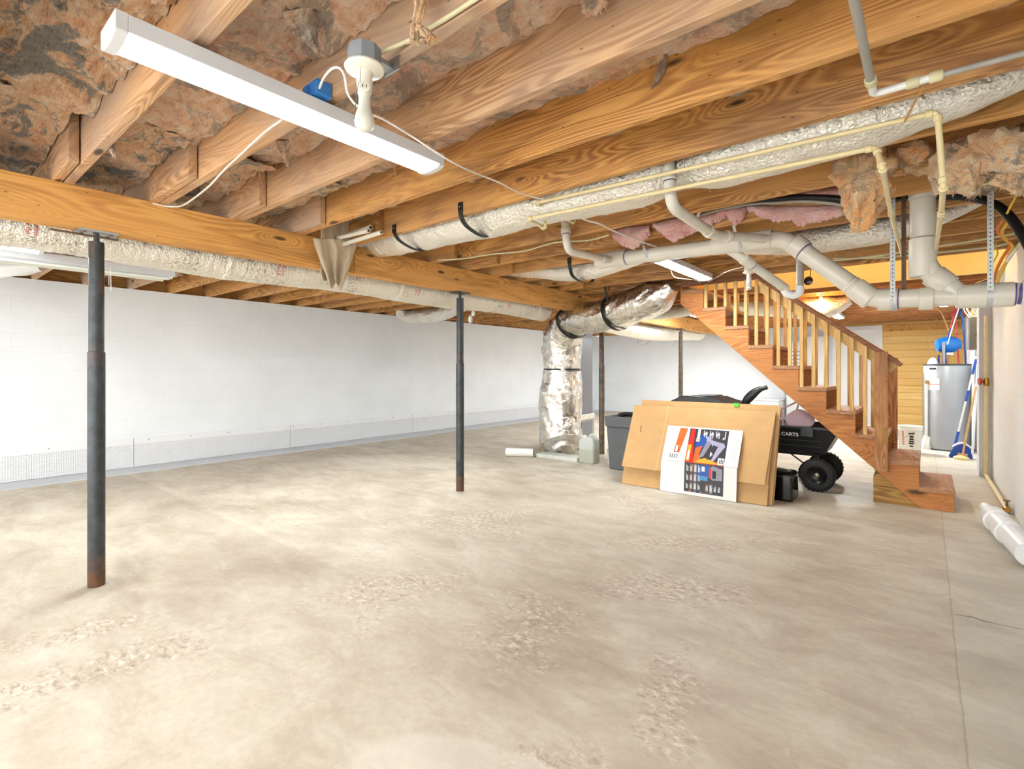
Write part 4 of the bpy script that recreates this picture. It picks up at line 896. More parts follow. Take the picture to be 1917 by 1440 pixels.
# black conduit and gray cable, wires at the right
cable([a(1385, 381, y=3.63), a(1440, 374, y=3.62), a(1520, 370, y=3.62), a(1600, 376, y=3.62), a(1640, 377, y=3.72), a(1690, 370, y=4.02), a(1750, 367, y=4.06), a(1800, 368, y=4.04), a(1850, 378, y=3.95), a(1885, 400, y=3.8), a(1920, 450, y=3.7), a(1950, 510, y=3.6)], .023, 'black_strap', 'thick black conduit behind the wide vertical pipe, curving down at the right edge', seg=18)
cable([a(1290, 410, y=3.6), a(1350, 392, y=3.59), a(1410, 382, y=3.585), a(1450, 380, y=3.58), a(1500, 377, y=3.58), a(1550, 380, y=3.58), a(1585, 386, y=3.57)], .009, 'pvc_gray', 'gray cable tied along the black conduit above the pink insulation')
for i, (pts, m, lab, r) in enumerate([
    ([(1560, 488, 5.0), (1650, 478, 4.95), (1750, 462, 4.9), (1830, 450, 4.85), (1900, 437, 4.8)], 'cream_cable', 'upper cream cable along the joists behind the wide vertical pipe', .008),
    ([(1560, 484, 5.4), (1650, 482, 5.4), (1750, 473, 5.4), (1850, 463, 5.4), (1890, 455, 5.35)], 'cream_cable', 'lower cream cable along the joists behind the wide vertical pipe', .009),
    ([(1880, 412, 3.9), (1868, 430, 4.0), (1880, 448, 4.1), (1892, 458, 4.1), (1878, 480, 4.2), (1866, 505, 4.3), (1858, 535, 4.5)], 'orange_cable', 'orange cable looping down at the right edge', .008),
    ([(1888, 415, 3.9), (1876, 435, 4.0), (1886, 452, 4.1), (1896, 462, 4.1), (1884, 490, 4.2), (1870, 520, 4.3), (1862, 550, 4.5)], 'yellow_cable', 'yellow cable looping down at the right edge', .008),
    ([(1870, 395, 3.9), (1895, 420, 3.9), (1915, 445, 3.9), (1895, 475, 4.1), (1872, 510, 4.4), (1858, 545, 4.7)], 'cream_cable', 'cream cable bending down under the black conduit', .009),
    ([(1905, 462, 4.0), (1885, 490, 4.2), (1868, 525, 4.5), (1852, 560, 4.9)], 'white_cable', 'pale cable slanting down the top of the right wall', .008),
    ([(1868, 452, 4.3), (1862, 462, 4.3), (1868, 474, 4.35), (1858, 495, 4.5), (1850, 520, 4.7), (1828, 530, 5.0), (1818, 545, 5.2)], 'yellow_cable', 'thin yellow wire zigzagging beside the right strap', .004),
    ([(1910, 355, 3.6), (1895, 380, 3.6), (1885, 400, 3.65)], 'yellow_cable', 'short yellow wire above the black conduit', .005)]):
    cable([a(px, py, y=yy) for px, py, yy in pts], r, m, lab, 'cables gathered at the right wall')

# draped film with two pipes
fl = thing('plastic_film', 'crumpled translucent plastic film draped over the beam below the joists', 'plastic film', (-3.45, 2.1, 2.2))
def film(cols, rows_top, rows_bot, seed, x):
    mb = MB(); N = 36; Mr = 30; vs = []; fs_ = []
    for i in range(N + 1):
        s = i / N
        for j in range(Mr + 1):
            t = j / Mr
            tx = rows_top[0][0] + (rows_top[1][0] - rows_top[0][0]) * s; ty = rows_top[0][1] + (rows_top[1][1] - rows_top[0][1]) * s
            bx = rows_bot[0][0] + (rows_bot[1][0] - rows_bot[0][0]) * s; by = rows_bot[0][1] + (rows_bot[1][1] - rows_bot[0][1]) * s + 6 * math.sin(s * 9)
            px = tx + (bx - tx) * (t ** 1.2); py = ty + (by - ty) * t
            p = a(px, py, x=x + .025 * math.sin(s * 15 + 2.5 * nz((t * 2, s * 2, seed))) * (.3 + t) + .012 * nz((s * 12, t * 4, seed))); vs.append(p)
    m = Mr + 1
    for i in range(N):
        for j in range(Mr): q = i * m + j; fs_.append((q, q + 1, q + m + 1, q + m))
    return mb.add(vs, fs_)
for nm, T_, B_, sd_, xx in (('front_fold', ((586, 446), (670, 448)), ((617, 534), (640, 538)), 1.0, -3.55), ('rear_fold', ((600, 425), (655, 412)), ((600, 520), (648, 520)), 4.0, -3.585)):
    o = film(None, T_, B_, sd_, xx).build(nm, 'film_plastic', fl, smooth=True); md = o.modifiers.new('thick', 'SOLIDIFY'); md.thickness = .0012
for i, (p0, p1, r) in enumerate((((628, 452), (694, 426), .021), ((632, 462), (714, 435), .016), ((625, 446), (690, 432), .016))):
    A_ = a(p0[0] - 28, p0[1] + 8, y=2.28 - .03 * i); B_ = a(p1[0], p1[1], y=2.28 - .03 * i); t = thing('stored_pipe', ['upper of the two white pipe ends poking out above the plastic film', 'lower white pipe end poking out above the plastic film', 'hidden middle white pipe of the bundle above the plastic film'][i], 'pipe', A_, 'spare pipes laid over the beam')
    MB().cyl(A_, B_, r, 20).build('pipe', 'pvc', t, True); d = (B_ - A_).normalized(); MB().lathe(B_, [(r * .55, .0006), (r * .5, .001)], 16, d).build('bore', 'dark_slot', t)
# ------------------------------------------------------------------ staircase
sc_ = thing('staircase', 'open wooden staircase with baluster railings descending to the floor at the right', 'staircase', (-.3, 6.2, 0))
yn0, yn1, yf0, yf1 = 5.80, 5.845, 6.615, 6.66
def tz(k): return .19 + .2175 * k
def tx(k): return -.05 - .2375 * k
poly = [(.187, 0)]
for k in range(10): poly += [(tx(k) + .2375, tz(k) - .038), (tx(k), tz(k) - .038)]
poly += [(-2.215, 2.22), (-2.215, 2.00), (-.055, 0.012), (-.045, 0)]
for q0_, q1_ in ((yn0, yn1), (yf0, yf1)): MB().prism(poly, q1_, 1, q0_).build('stringer', 'stringer_wood', sc_, bevel=.002)
for k in range(10): MB().box((tx(k) - .006, yn0 - .012, tz(k) - .038), (tx(k) + .2375 + .006, yf1 + .01, tz(k))).build('tread', 'tread_wood', sc_, bevel=.004)
wd = [(-.385, 0), (-.385, .25), (-.33, .262), (-.07, .012), (-.06, 0)]
MB().prism([(-.385, .155), (-.385, .25), (-.335, .270), (-.212, .155)], yf1, 1, yn0 + .002).build('support_block', 'treated_wood', sc_, bevel=.003)
MB().prism([(-.385, 0), (-.385, .152), (-.209, .152), (-.05, .005), (-.05, 0)], yf1, 1, yn0 + .002).build('support_block', 'treated_wood', sc_, bevel=.003)
def railz(x): return 1.29 + (-.163 - x) * .7706
for ry, sg in ((5.80, -1), (6.66, 1)):
    P_, Q_ = V((-.163 if sg < 0 else -.22, ry, railz(-.163) if sg < 0 else railz(-.22))), V((-1.345, ry, railz(-1.345)))
    T_ = (Q_ - P_).normalized(); up_ = V((0, 1, 0)).cross(T_); up_ = up_ if up_.z > 0 else -up_
    MB().obox((P_ + Q_) / 2 - up_ * .019, T_, (0, 1, 0), up_, (Q_ - P_).length / 2, .045, .019).build('handrail', 'rail_wood', sc_, bevel=.006)
    sp_ = (P_ + Q_) / 2 - up_ * .082; sp_.y = ry + .033
    MB().obox(sp_, T_, (0, 1, 0), up_, (Q_ - P_).length / 2 - .02, .009, .044).build('rail_board', 'baluster_wood', sc_)
    MB().box((-2.2, ry - .02, 2.195), (-1.32, ry + .035, 2.2495)).build('header_board', 'rail_wood', sc_, bevel=.003)
    for k in range(15):
        x = -.447 - .1056 * k; by_ = ry + .008
        idx = max(0, min(9, int(math.floor((-.05 - x) / .2375)) + 1)); zt = 2.2 if x < -1.345 else railz(x) - .05
        if zt - tz(idx) < .05: continue
        MB().box((x - .016, by_ - .016, tz(idx) - .002), (x + .016, by_ + .016, zt)).build('baluster', 'baluster_wood', sc_, bevel=.002)
nz0 = MB().box((-.372, 5.735, .30), (-.272, 5.782, 1.40)); nz0.build('newel_post', 'newel_wood', sc_, bevel=.003)
MB().box((-.335, 6.672, .25), (-.235, 6.715, 1.36)).build('newel_post', 'newel_wood', sc_, bevel=.003)
MB().box((-.312, 5.718, .56), (-.272, 5.734, .70)).build('cleat', 'treated_wood', sc_, bevel=.002)
nb_ = MB(); [nb_.lathe((xx, 5.734, .44), [(.006, 0), (.005, .002)], 8, (0, -1, 0)) for xx in (-.345, -.295)]; nb_.build('bolts', 'old_steel', sc_)
mr = thing('hanging_disc', 'dark round disc hanging under the joists above the stair rail', 'disc', a(1514, 526, y=6.1))
p = a(1514, 526, y=6.1); MB().lathe(p, [(.03, 0), (.045, .004), (.045, .012), (.03, .016)], 24, (-.3, -1, 0)).build('disc', 'mirror_dark', mr, True); MB().cyl(p + V((.01, 0, .03)), V((p.x + .02, p.y, 2.30)), .004, 8).build('stem', 'mirror_dark', mr)

# ------------------------------------------------------------------ cardboard and printed carton
YC = 5.0
def slab(x0, x1, y0, z0, y1, z1, th, skew=0.0):
    """leaning panel between bottom line (y0,z0) and top line (y1,z1)"""
    mb = MB(); n = V((0, z1 - z0, -(y1 - y0))).normalized(); n = V((0, (z1 - z0), -(y1 - y0))).normalized() * th
    A_ = [V((x0, y0, z0)), V((x1, y0, z0)), V((x1 + skew, y1, z1)), V((x0 + skew, y1, z1))]
    vs = A_ + [p + n for p in A_]
    return mb.add(vs, [(0, 1, 2, 3)[::-1], (4, 5, 6, 7), (0, 1, 5, 4)[::-1], (1, 2, 6, 5)[::-1], (2, 3, 7, 6)[::-1], (3, 0, 4, 7)[::-1]])
cb = thing('flattened_carton', 'large flattened brown cardboard box leaning upright near the stairs, front one', 'cardboard box', (-1.8, YC, 0), 'flattened brown boxes')
slab(-2.555, -1.115, YC, .004, YC + .055, .19, .006).build('bottom_flap', 'kraft', cb)
slab(-2.555, -1.135, YC - .003, .19, YC + .21, .845, .006, .05).build('front_panel', 'kraft', cb)
slab(-2.50, -1.115, YC + .02, .19, YC + .225, .842, .006, .03).build('rear_panel', 'kraft', cb)
cr = MB(); cr.add(slab(-2.17, -2.165, YC - .0045, .19, YC + .2085, .845, .001, .05).v, [(0, 1, 2, 3)[::-1]]); cr.build('crease_line', 'kraft_line', cb)
pm_ = MB()
for i, zz in enumerate((.56, .585, .61)): 
    yy = YC - .0055 + (zz - .19) / .655 * .213; pm_.add([V((-2.40, yy, zz)), V((-2.385, yy, zz)), V((-2.385, yy + .005, zz + .016)), V((-2.40, yy + .005, zz + .016))], [(0, 1, 2, 3)])
pm_.build('box_mark', 'kraft_dark', cb)
cb2 = thing('flattened_carton', 'flattened brown cardboard box standing just behind the front leaning one', 'cardboard box', (-1.75, YC + .1, 0), 'flattened brown boxes')
slab(-2.47, -1.085, YC + .045, .004, YC + .26, .90, .006, .03).build('panel', 'kraft', cb2); slab(-2.46, -1.075, YC + .075, .004, YC + .285, .885, .006, .02).build('rear_panel', 'kraft', cb2)
MB().box((-1.47, YC + .245, .872), (-1.42, YC + .27, .905)).build('tape_tab', 'green_tape', cb2)
# printed white carton
wc = thing('printed_carton', 'flattened white carton with a colourful printed middle, leaning on the brown box', 'cardboard box', (-1.85, YC - .05, 0))
F0 = [a(1238, 917, z=0.004), a(1373, 944, z=0.004)]
x0, x1 = F0[0].x, F0[1].x; yb = YC - .045; ym = YC - .018; yt = YC + .115
zb_, zm, zt_ = .004, .315, .655
lo = slab(x0, x1, yb, zb_, ym, zm, .004); lo.build('lower_half', 'board_white', wc); slab(x0 + .005, x1 + .005, ym, zm + .003, yt, zt_, .004, .015).build('upper_half', 'board_white', wc)
def onb(u0, u1, v0, v1, mat, lift=.0012, up=True, pts=None, name='print'):
    """quad on the carton: u 0..1 across, v 0..1 up the chosen half"""
    def pt(u, v):
        if up: b0, t0, ya, yc_, sk = zm + .003, zt_, ym, yt, .015
        else: b0, t0, ya, yc_, sk = zb_, zm, yb, ym, 0
        n = V((0, (t0 - b0), -(yc_ - ya))).normalized(); return V((x0 + (x1 - x0) * u + sk * v, ya + (yc_ - ya) * v, b0 + (t0 - b0) * v)) - n * lift
    P = [pt(*q) for q in (pts or [(u0, v0), (u1, v0), (u1, v1), (u0, v1)])]
    PR.setdefault(mat, MB()).add(P, [tuple(range(len(P)))])
PR = {}
onb(0, 0, 0, 0, 'print_orange', pts=[(.155, .25), (.235, .25), (.30, .95), (.19, .95)]); onb(.165, .215, .25, .42, 'print_brown', .0016); onb(.175, .205, .27, .44, 'print_white', .002)
for i in range(4): onb(.11 + .03 * i, .13 + .03 * i, .08, .2, 'print_gray', .0014)
# top half picture: red left, dark upper right, amber bottom
onb(.33, .84, .0, .96, 'print_dark', .0012)
onb(0, 0, 0, 0, 'print_red', .0016, pts=[(.33, 0), (.84, 0), (.84, .08), (.43, .12), (.41, .5), (.40, .96), (.35, .96), (.33, .4)])
onb(.44, .62, .45, .78, 'print_blue', .0018); onb(0, 0, 0, 0, 'print_orange', .002, pts=[(.44, .02), (.44, .42), (.53, .5), (.50, .25), (.55, .05)]); onb(0, 0, 0, 0, 'print_amber', .0024, pts=[(.44, .02), (.80, .02), (.70, .09), (.60, .17), (.52, .12)])
onb(.34, .385, .05, .5, 'print_amber', .0022); onb(.350, .375, .08, .34, 'print_white', .0026)
onb(0, 0, 0, 0, 'print_gray', .0022, pts=[(.50, .16), (.56, .20), (.66, .68), (.59, .70)]); onb(0, 0, 0, 0, 'print_lilac', .0024, pts=[(.60, .68), (.80, .60), (.82, .52), (.70, .10), (.64, .12), (.66, .50)]); onb(0, 0, 0, 0, 'print_dark', .0028, pts=[(.60, .14), (.67, .13), (.73, .50), (.67, .54)])
onb(.645, .66, .22, .34, 'print_white', .0032); onb(.66, .675, .26, .3, 'print_white', .0032); onb(.57, .63, .62, .76, 'print_lilac', .003)
onb(.44, .475, .68, .96, 'print_white', .002); onb(.445, .47, .62, .68, 'print_amber', .003); onb(.435, .48, .60, .70, 'print_white', .0025)
for u in (.52, .60, .68):
    for j, (du, v0, v1) in enumerate(((0, .78, .92), (.013, .74, .86), (.026, .80, .9), (.039, .72, .88))): onb(u + du, u + du + .009, v0, v1, 'print_white', .003)
onb(.795, .805, .72, .93, 'print_white', .003); onb(.775, .79, .70, .76, 'print_white', .003); onb(.755, .835, .02, .20, 'print_white', .003)
for j in range(3): onb(.775 + .02 * j, .785 + .02 * j, .05, .17, 'print_ink', .0036)
onb(0.31, .315, .0, 1, 'print_mark', .001)
for u in (.90, .925, .95, .965): onb(u, u + .004, .2, .78, 'print_mark', .0012)
# lower half picture
onb(.33, .84, .10, 1.0, 'print_dark', .0012, False)
for r_, (v0, v1) in enumerate(((.72, .97), (.44, .68), (.18, .40))):
    for c in range(4 if r_ < 2 else 9):
        u = .355 + .052 * c
        if r_ == 2 and 4 <= c < 5: continue
        onb(u, u + .035, v0 - (.04 if c > 4 else 0), v1, ['print_ink', 'print_brown', 'print_gray', 'print_dark'][c % 4], .0016, False)
        for j in range(3): onb(u + .004 + .010 * j, u + .009 + .010 * j, v0 + .02, v1 - .02 - .03 * ((c + j) % 3), 'print_white', .002, False)
onb(.50, .66, .64, .97, 'print_blue', .0018, False); onb(.56, .60, .78, .93, 'print_white', .0024, False); onb(.52, .64, .50, .64, 'print_cyan', .002, False)
onb(0, 0, 0, 0, 'print_gray', .0024, False, pts=[(.66, .62), (.66, .90), (.70, .98), (.82, .90), (.82, .56), (.70, .54)]); onb(0, 0, 0, 0, 'print_red', .003, False, pts=[(.655, .62), (.655, .86), (.685, .92), (.685, .60)]); onb(0, 0, 0, 0, 'print_ink', .003, False, pts=[(.70, .60), (.70, .84), (.745, .82), (.745, .60)])
for i, m in enumerate(('print_orange', 'print_cyan', 'print_gray')): onb(.40 + .07 * i, .425 + .07 * i, .115, .15, m, .0026, False)
for m, b in PR.items(): b.build('printed_area', m, wc)

# ------------------------------------------------------------------ black bin with sloping lid, cart, battery box
bk = thing('lidded_bin', 'black plastic wheeled bin with a domed lid behind the leaning cardboard', 'bin', (-1.85, 5.6, 0))
def frustum(x0, x1, y0, y1, z0, X0, X1, Y0, Y1, z1): 
    m = MB(); return m.add([(x0, y0, z0), (x1, y0, z0), (x1, y1, z0), (x0, y1, z0), (X0, Y0, z1), (X1, Y0, z1), (X1, Y1, z1), (X0, Y1, z1)], [(0, 3, 2, 1), (4, 5, 6, 7), (0, 1, 5, 4), (1, 2, 6, 5), (2, 3, 7, 6), (3, 0, 4, 7)])
frustum(-2.05, -1.6, 5.40, 5.74, .0, -2.16, -1.50, 5.34, 5.80, .84).build('body', 'black_plastic', bk, bevel=.02)
lid = MB(); lid.prism([(-2.22, .845), (-2.21, .865), (-2.08, .925), (-2.02, .955), (-1.98, .96), (-1.70, .945), (-1.58, .905), (-1.46, .875), (-1.44, .84)], 5.84, 1, 5.30)
lo_ = lid.build('lid', 'black_plastic', bk, bevel=.012); MB().box((-1.95, 5.40, .945), (-1.72, 5.74, .963)).build('lid_ridge', 'black_plastic', lo_, bevel=.008)
hp = [V((-1.47, 5.55, .84)), V((-1.42, 5.55, .93)), V((-1.33, 5.55, 1.02)), V((-1.235, 5.55, 1.06))]
MB().sweep(hp, lambda t, an, m: .018 + .02 * math.sin(min(1, t * 1.15) * PI), 16, .01, sq=(1.2, .9)).build('handle', 'black_plastic', bk, smooth=True)

ct = thing('garden_cart', 'black plastic dump cart parked partly under the stairs', 'cart', (-1.3, 6.2, 0))
tb = MB(); X0, X1, Y0_, Y1_ = -2.0, -.66, 5.885, 6.54
tb.add([(-1.85, 5.97, .37), (-.80, 5.97, .37), (-.80, 6.45, .37), (-1.85, 6.45, .37), (X0, Y0_, .645), (X1, Y0_, .645), (X1, Y1_, .645), (X0, Y1_, .645),
        (X0 + .03, Y0_ + .03, .645), (X1 - .03, Y0_ + .03, .645), (X1 - .03, Y1_ - .03, .645), (X0 + .03, Y1_ - .03, .645), (-1.83, 5.99, .39), (-.83, 5.99, .39), (-.83, 6.43, .39), (-1.83, 6.43, .39)],
       [(0, 3, 2, 1), (0, 1, 5, 4), (1, 2, 6, 5), (2, 3, 7, 6), (3, 0, 4, 7), (4, 5, 9, 8), (5, 6, 10, 9), (6, 7, 11, 10), (7, 4, 8, 11), (8, 9, 13, 12), (9, 10, 14, 13), (10, 11, 15, 14), (11, 8, 12, 15), (12, 13, 14, 15)])
tub = tb.build('tub', 'black_plastic', ct, bevel=.012)
rm = MB(); rm.box((X0 - .008, Y0_ - .012, .622), (X1 + .012, Y0_ + .02, .655)); rm.box((X0 - .008, Y1_ - .02, .622), (X1 + .012, Y1_ + .012, .655)); rm.box((X1 - .02, Y0_ - .012, .622), (X1 + .012, Y1_ + .012, .655)); rm.box((X0 - .008, Y0_ - .012, .622), (X0 + .02, Y1_ + .012, .655))
rm.build('rim', 'black_plastic', tub, bevel=.008)
rb_ = MB(); [rb_.add([V(q) for q in ((-1.9, 5.925 - .002 * 0, zz), (-.76, 5.925, zz), (-.77, 5.918, zz + .02), (-1.9, 5.918, zz + .02))], [(0, 1, 2, 3)]) for zz in ()]
lt = MB().box((-1.0, Y0_ - .022, .55), (-.88, Y0_ + .0, .65)).build('latch', 'black_plastic', tub, bevel=.008)
sn = V((0, -.275, -.085)).normalized()
tp_ = V((-1.37, 5.8855 + .0265 - .004, .555)); up3 = V((0, -.085, .275)).normalized()
text_mb('GORILLA CARTS', .052, V((-1.405, 5.8855 + (.645 - .555) * .309 - .004, .548)), (1, 0, 0), up3, .0015, .0012).build('lettering', 'print_white', tub)
for zz in (.44, .50):
    yy = Y0_ + (.645 - zz) * .309; MB().obox((-1.32, yy - .002, zz), (1, 0, 0), sn, up3, .50, .004, .010).build('side_rib', 'black_plastic', tub, bevel=.003)
frm = MB(); frm.cyl((-1.75, 6.05, .35), (-.85, 6.05, .35), .014, 12); frm.cyl((-1.75, 6.37, .35), (-.85, 6.37, .35), .014, 12); frm.cyl((-1.12, 5.99, .36), (-.90, 5.99, .20), .008, 8); frm.cyl((-.87, 6.0, .36), (-.86, 6.0, .17), .014, 10); frm.cyl((-.87, 6.42, .36), (-.86, 6.42, .17), .014, 10)
frm.cyl((-.86, 5.9, .165), (-.86, 6.52, .165), .012, 12); frm.cyl((-1.72, 5.93, .165), (-1.72, 6.49, .165), .012, 12); frm.cyl((-1.72, 6.21, .165), (-1.72, 6.21, .35), .02, 12)
frm.build('chassis', 'rim_black', ct, smooth=True)
for wx, wy in ((-.86, 5.93), (-.86, 6.50), (-1.72, 5.93), (-1.72, 6.50)):
    s_ = -1 if wy < 6.2 else 1
    ty = MB().lathe((wx, wy - .042, .165), [(.095, 0), (.125, -.002), (.150, .010), (.163, .026), (.1645, .042), (.163, .058), (.150, .074), (.125, .086), (.095, .084)], 44, (0, 1, 0), caps=False).build('wheel', 'tire', ct, smooth=True)
    tr_ = MB()
    for i in range(26):
        t = 2 * PI * i / 26
        for dy in (-.02, .02): tr_.obox((wx + math.cos(t + dy * 3) * .1635, wy + dy, .165 + math.sin(t + dy * 3) * .1635), (-math.sin(t), 0, math.cos(t)), (0, 1, 0), (math.cos(t), 0, math.sin(t)), .012, .015, .003)
    tr_.build('treads', 'tire', ty)
    MB().lathe((wx, wy + s_ * .038, .165), [(.0, -.03), (.03, -.028), (.055, -.024), (.07, -.012), (.086, -.003), (.098, .0), (.100, -.004), (.100, -.07), (.0, -.07)], 32, (0, s_, 0), caps=False).build('hub', 'rim_black', ty, smooth=True)
    MB().lathe((wx, wy + s_ * .008, .165), [(.024, 0), (.022, .012), (.015, .014), (.015, .03), (.010, .034)], 12, (0, s_, 0)).build('axle_nut', 'axle_metal', ty, smooth=True)
pk = thing('pink_sheet', 'dusty pink plastic panel with a thin arm lying in the black cart', 'plastic panel', (-1.1, 6.2, .65))
cn = [a(px_, py_, y=6.05) for px_, py_ in ((1466, 780), (1495, 763), (1527, 782), (1522, 800), (1478, 806))]; pl = []
for i in range(5):
    P0, P1, P2 = cn[i - 1], cn[i], cn[(i + 1) % 5]; k_ = .35
    A_, B_ = P1.lerp(P0, k_), P1.lerp(P2, k_); pl += [A_.lerp(P1, t).lerp(P1.lerp(B_, t), t) for t in (0, .25, .5, .75, 1)]
MB().prism([(p_.x, p_.z) for p_ in pl], 6.075, 1, 6.05).build('panel', 'pink_plastic', pk, bevel=.006)
MB().sweep([a(1432, 775, y=6.15), a(1456, 769, y=6.15), a(1496, 751, y=6.15)], .009, 10).build('arm', 'pink_plastic', pk, smooth=True)
MB().cyl(a(1462, 768, y=6.15), a(1467, 800, y=6.15), .010, 8).build('arm', 'pink_plastic', pk, smooth=True)
MB().cyl(a(1496, 751, y=6.15), a(1490, 775, y=6.13), .009, 8).build('arm', 'pink_plastic', pk, smooth=True)
bx = thing('black_case', 'glossy black box on the floor before the cart wheel', 'box', (-1.13, 5.45, 0))
frustum(-1.29, -.955, 5.27, 5.56, .0, -1.27, -.965, 5.29, 5.55, .265).build('body', 'black_gloss', bx, bevel=.022)
MB().box((-1.275, 5.284, .228), (-.962, 5.554, .236)).build('lid_seam', 'black_plastic', bx); cable_ = MB().sweep([(-1.15, 5.5, .272), (-1.02, 5.45, .268), (-.94, 5.47, .20), (-.91, 5.52, .10), (-.9, 5.6, .012)], .006, 8, .02).build('cord', 'pvc_gray', bx, smooth=True)

# ------------------------------------------------------------------ things by the tall duct
gb = thing('gray_wastebasket', 'dark gray plastic wastebasket beside the leaning cardboard', 'bin', (-2.86, 5.78, 0))
frustum(-3.05, -2.74, 5.63, 5.94, .0, -3.075, -2.70, 5.605, 5.975, .53).build('body', 'gray_bin', gb, bevel=.015)
c_ = MB(); c_.add([(-3.085, 5.592, .53), (-2.655, 5.592, .53), (-2.655, 5.985, .53), (-3.085, 5.985, .53), (-3.09, 5.585, .66), (-2.645, 5.585, .66), (-2.645, 5.99, .66), (-3.09, 5.99, .66), (-3.07, 5.605, .66), (-2.665, 5.605, .66), (-2.665, 5.97, .66), (-3.07, 5.97, .66), (-3.06, 5.62, .50), (-2.68, 5.62, .50), (-2.68, 5.96, .50), (-3.06, 5.96, .50)],
                  [(0, 3, 2, 1), (0, 1, 5, 4), (1, 2, 6, 5), (2, 3, 7, 6), (3, 0, 4, 7), (4, 5, 9, 8), (5, 6, 10, 9), (6, 7, 11, 10), (7, 4, 8, 11), (8, 9, 13, 12), (9, 10, 14, 13), (10, 11, 15, 14), (11, 8, 12, 15), (12, 13, 14, 15)])
c_.build('collar', 'gray_bin', gb, bevel=.006)
tag(MB().sweep([(-2.97, 5.75, .665), (-2.85, 5.72, .69), (-2.72, 5.76, .675)], crinkle(.028, 3, .3), 14, .01).build('black_object', 'dark_liner', smooth=True), 'black strip of plastic sticking out of the gray wastebasket', 'plastic')
jg = thing('plastic_jug', 'translucent jug half full of pale liquid on the floor beside the tall duct', 'jug', (-3.47, 5.86, 0))
def rr_prism(cx, cy, hx, hy, z0, z1, r=.03, n=5):
    p = []
    for sx_, sy_, a0 in ((1, 1, 0), (-1, 1, PI / 2), (-1, -1, PI), (1, -1, 1.5 * PI)):
        for i in range(n + 1): t = a0 + PI / 2 * i / n; p.append((cx + sx_ * (hx - r) + math.cos(t) * r, cy + sy_ * (hy - r) + math.sin(t) * r))
    return p
jm = MB(); zs = [(.0, .92), (.015, 1.0), (.275, 1.0), (.315, .86), (.335, .70)]; o0 = 0; n_ = 24
for z_, s_ in zs:
    P = rr_prism(-3.47, 5.86, .118 * s_, .085 * s_, 0, 0, .03 * s_); n_ = len(P); jm.v += [V((x_, y_, z_)) for x_, y_ in P]
for i in range(len(zs) - 1):
    for k in range(n_): jm.f.append((i * n_ + k, i * n_ + (k + 1) % n_, (i + 1) * n_ + (k + 1) % n_, (i + 1) * n_ + k)); jm.mi.append(0)
jm.f.append(tuple(range(n_))[::-1]); jm.f.append(tuple(range((len(zs) - 1) * n_, len(zs) * n_))); jm.mi += [0, 0]
jm.build('body', 'jug_plastic', jg, smooth=True)
jl = MB().prism(rr_prism(-3.47, 5.86, .119, .086, 0, 0, .03), .185, 2, .012); jl.build('liquid', 'jug_liquid', jg, smooth=True)
MB().sweep([(-3.46, 5.86, .32), (-3.455, 5.86, .36), (-3.41, 5.86, .375), (-3.375, 5.86, .355), (-3.36, 5.86, .30)], .016, 12, .01).build('handle', 'jug_plastic', jg, smooth=True)
MB().lathe((-3.535, 5.86, .325), [(.026, 0), (.026, .03), (.02, .034)], 18).build('cap', 'bucket_white', jg, smooth=True)
rl = thing('wrapped_roll', 'white paper roll with a green core lying on the floor before the tall duct', 'roll', (-4.42, 5.66, 0))
e0, e1 = V((-4.62, 5.52, .062)), V((-4.29, 5.72, .062)); MB().cyl(e0, e1, .061, 28).build('roll', 'bucket_white', rl, True); d = (e1 - e0).normalized(); MB().lathe(e1, [(.052, 0), (.052, .004), (.034, .005), (.03, .002)], 24, d).build('core', 'green_core', rl, True)
MB().lathe(e0 - d * .012, [(.058, 0), (.061, .012)], 24, d).build('end', 'pad_foam', rl, True)
pd = thing('foam_pad', 'pale foam board lying on the floor under the tall duct', 'pad', (-3.95, 5.85, 0)); MB().obox((-3.93, 5.87, .027), (.93, .02, 0), (-.02, .93, 0), (0, 0, 1), .33, .12, .026).build('board', 'pad_foam', pd, bevel=.004)
sb_ = thing('small_jar', 'small clear plastic tub on the floor between the jug and the gray wastebasket', 'tub', (-3.2, 5.98, 0)); MB().lathe((-3.2, 5.98, 0), [(.05, 0), (.062, .17), (.066, .175), (.066, .19), (.05, .2)], 22).build('tub', 'jug_plastic', sb_, True)
sp2 = MB().cyl((-4.32, 6.02, .0), (-4.32, 6.02, .13), .028, 14); tag(sp2.build('tape_roll', 'bristle_cream', smooth=True), 'small pale yellow roll standing by the foot of the tall duct', 'roll')
# air handler cabinet behind the duct
ah = thing('air_handler', 'tall gray sheet metal air handler standing behind the foil elbow duct', 'air handler', (-4.28, 7.0, 0))
MB().box((-4.60, 6.70, .52), (-4.17, 7.15, 1.93)).build('cabinet', 'sheet_gray', ah, bevel=.006); MB().box((-4.62, 6.68, .0), (-4.15, 7.17, .50)).build('plenum', 'galvanized', ah, bevel=.006)
MB().box((-4.625, 6.675, .45), (-4.145, 7.175, .53)).build('flange', 'foil', ah, bevel=.004); MB().box((-4.16, 6.76, .02), (-4.14, 7.09, .42)).build('side_panel', 'sheet_gray', ah, bevel=.003)
MB().box((-4.57, 6.73, 1.93), (-4.2, 7.12, 2.246)).build('supply_neck', 'galvanized', ah)
for p0, p1, n_ in (((-4.40, 5.95, 1.35), (-4.42, 6.0, 1.95), 0),):
    cable([a(1017, 618, y=6.1), a(1019, 640, y=6.1), a(1014, 655, y=6.1), a(1018, 668, y=6.1)], .004, 'black_strap', 'thin black wire hanging at the left side of the tall foil duct')
cable([a(1193, 632, x=-4.1), a(1196, 643, x=-4.1), a(1205, 647, x=-4.1), a(1215, 640, x=-4.1), a(1224, 633, x=-4.1)], .004, 'box_gray', 'thin gray wire loop below the sagging pale duct')
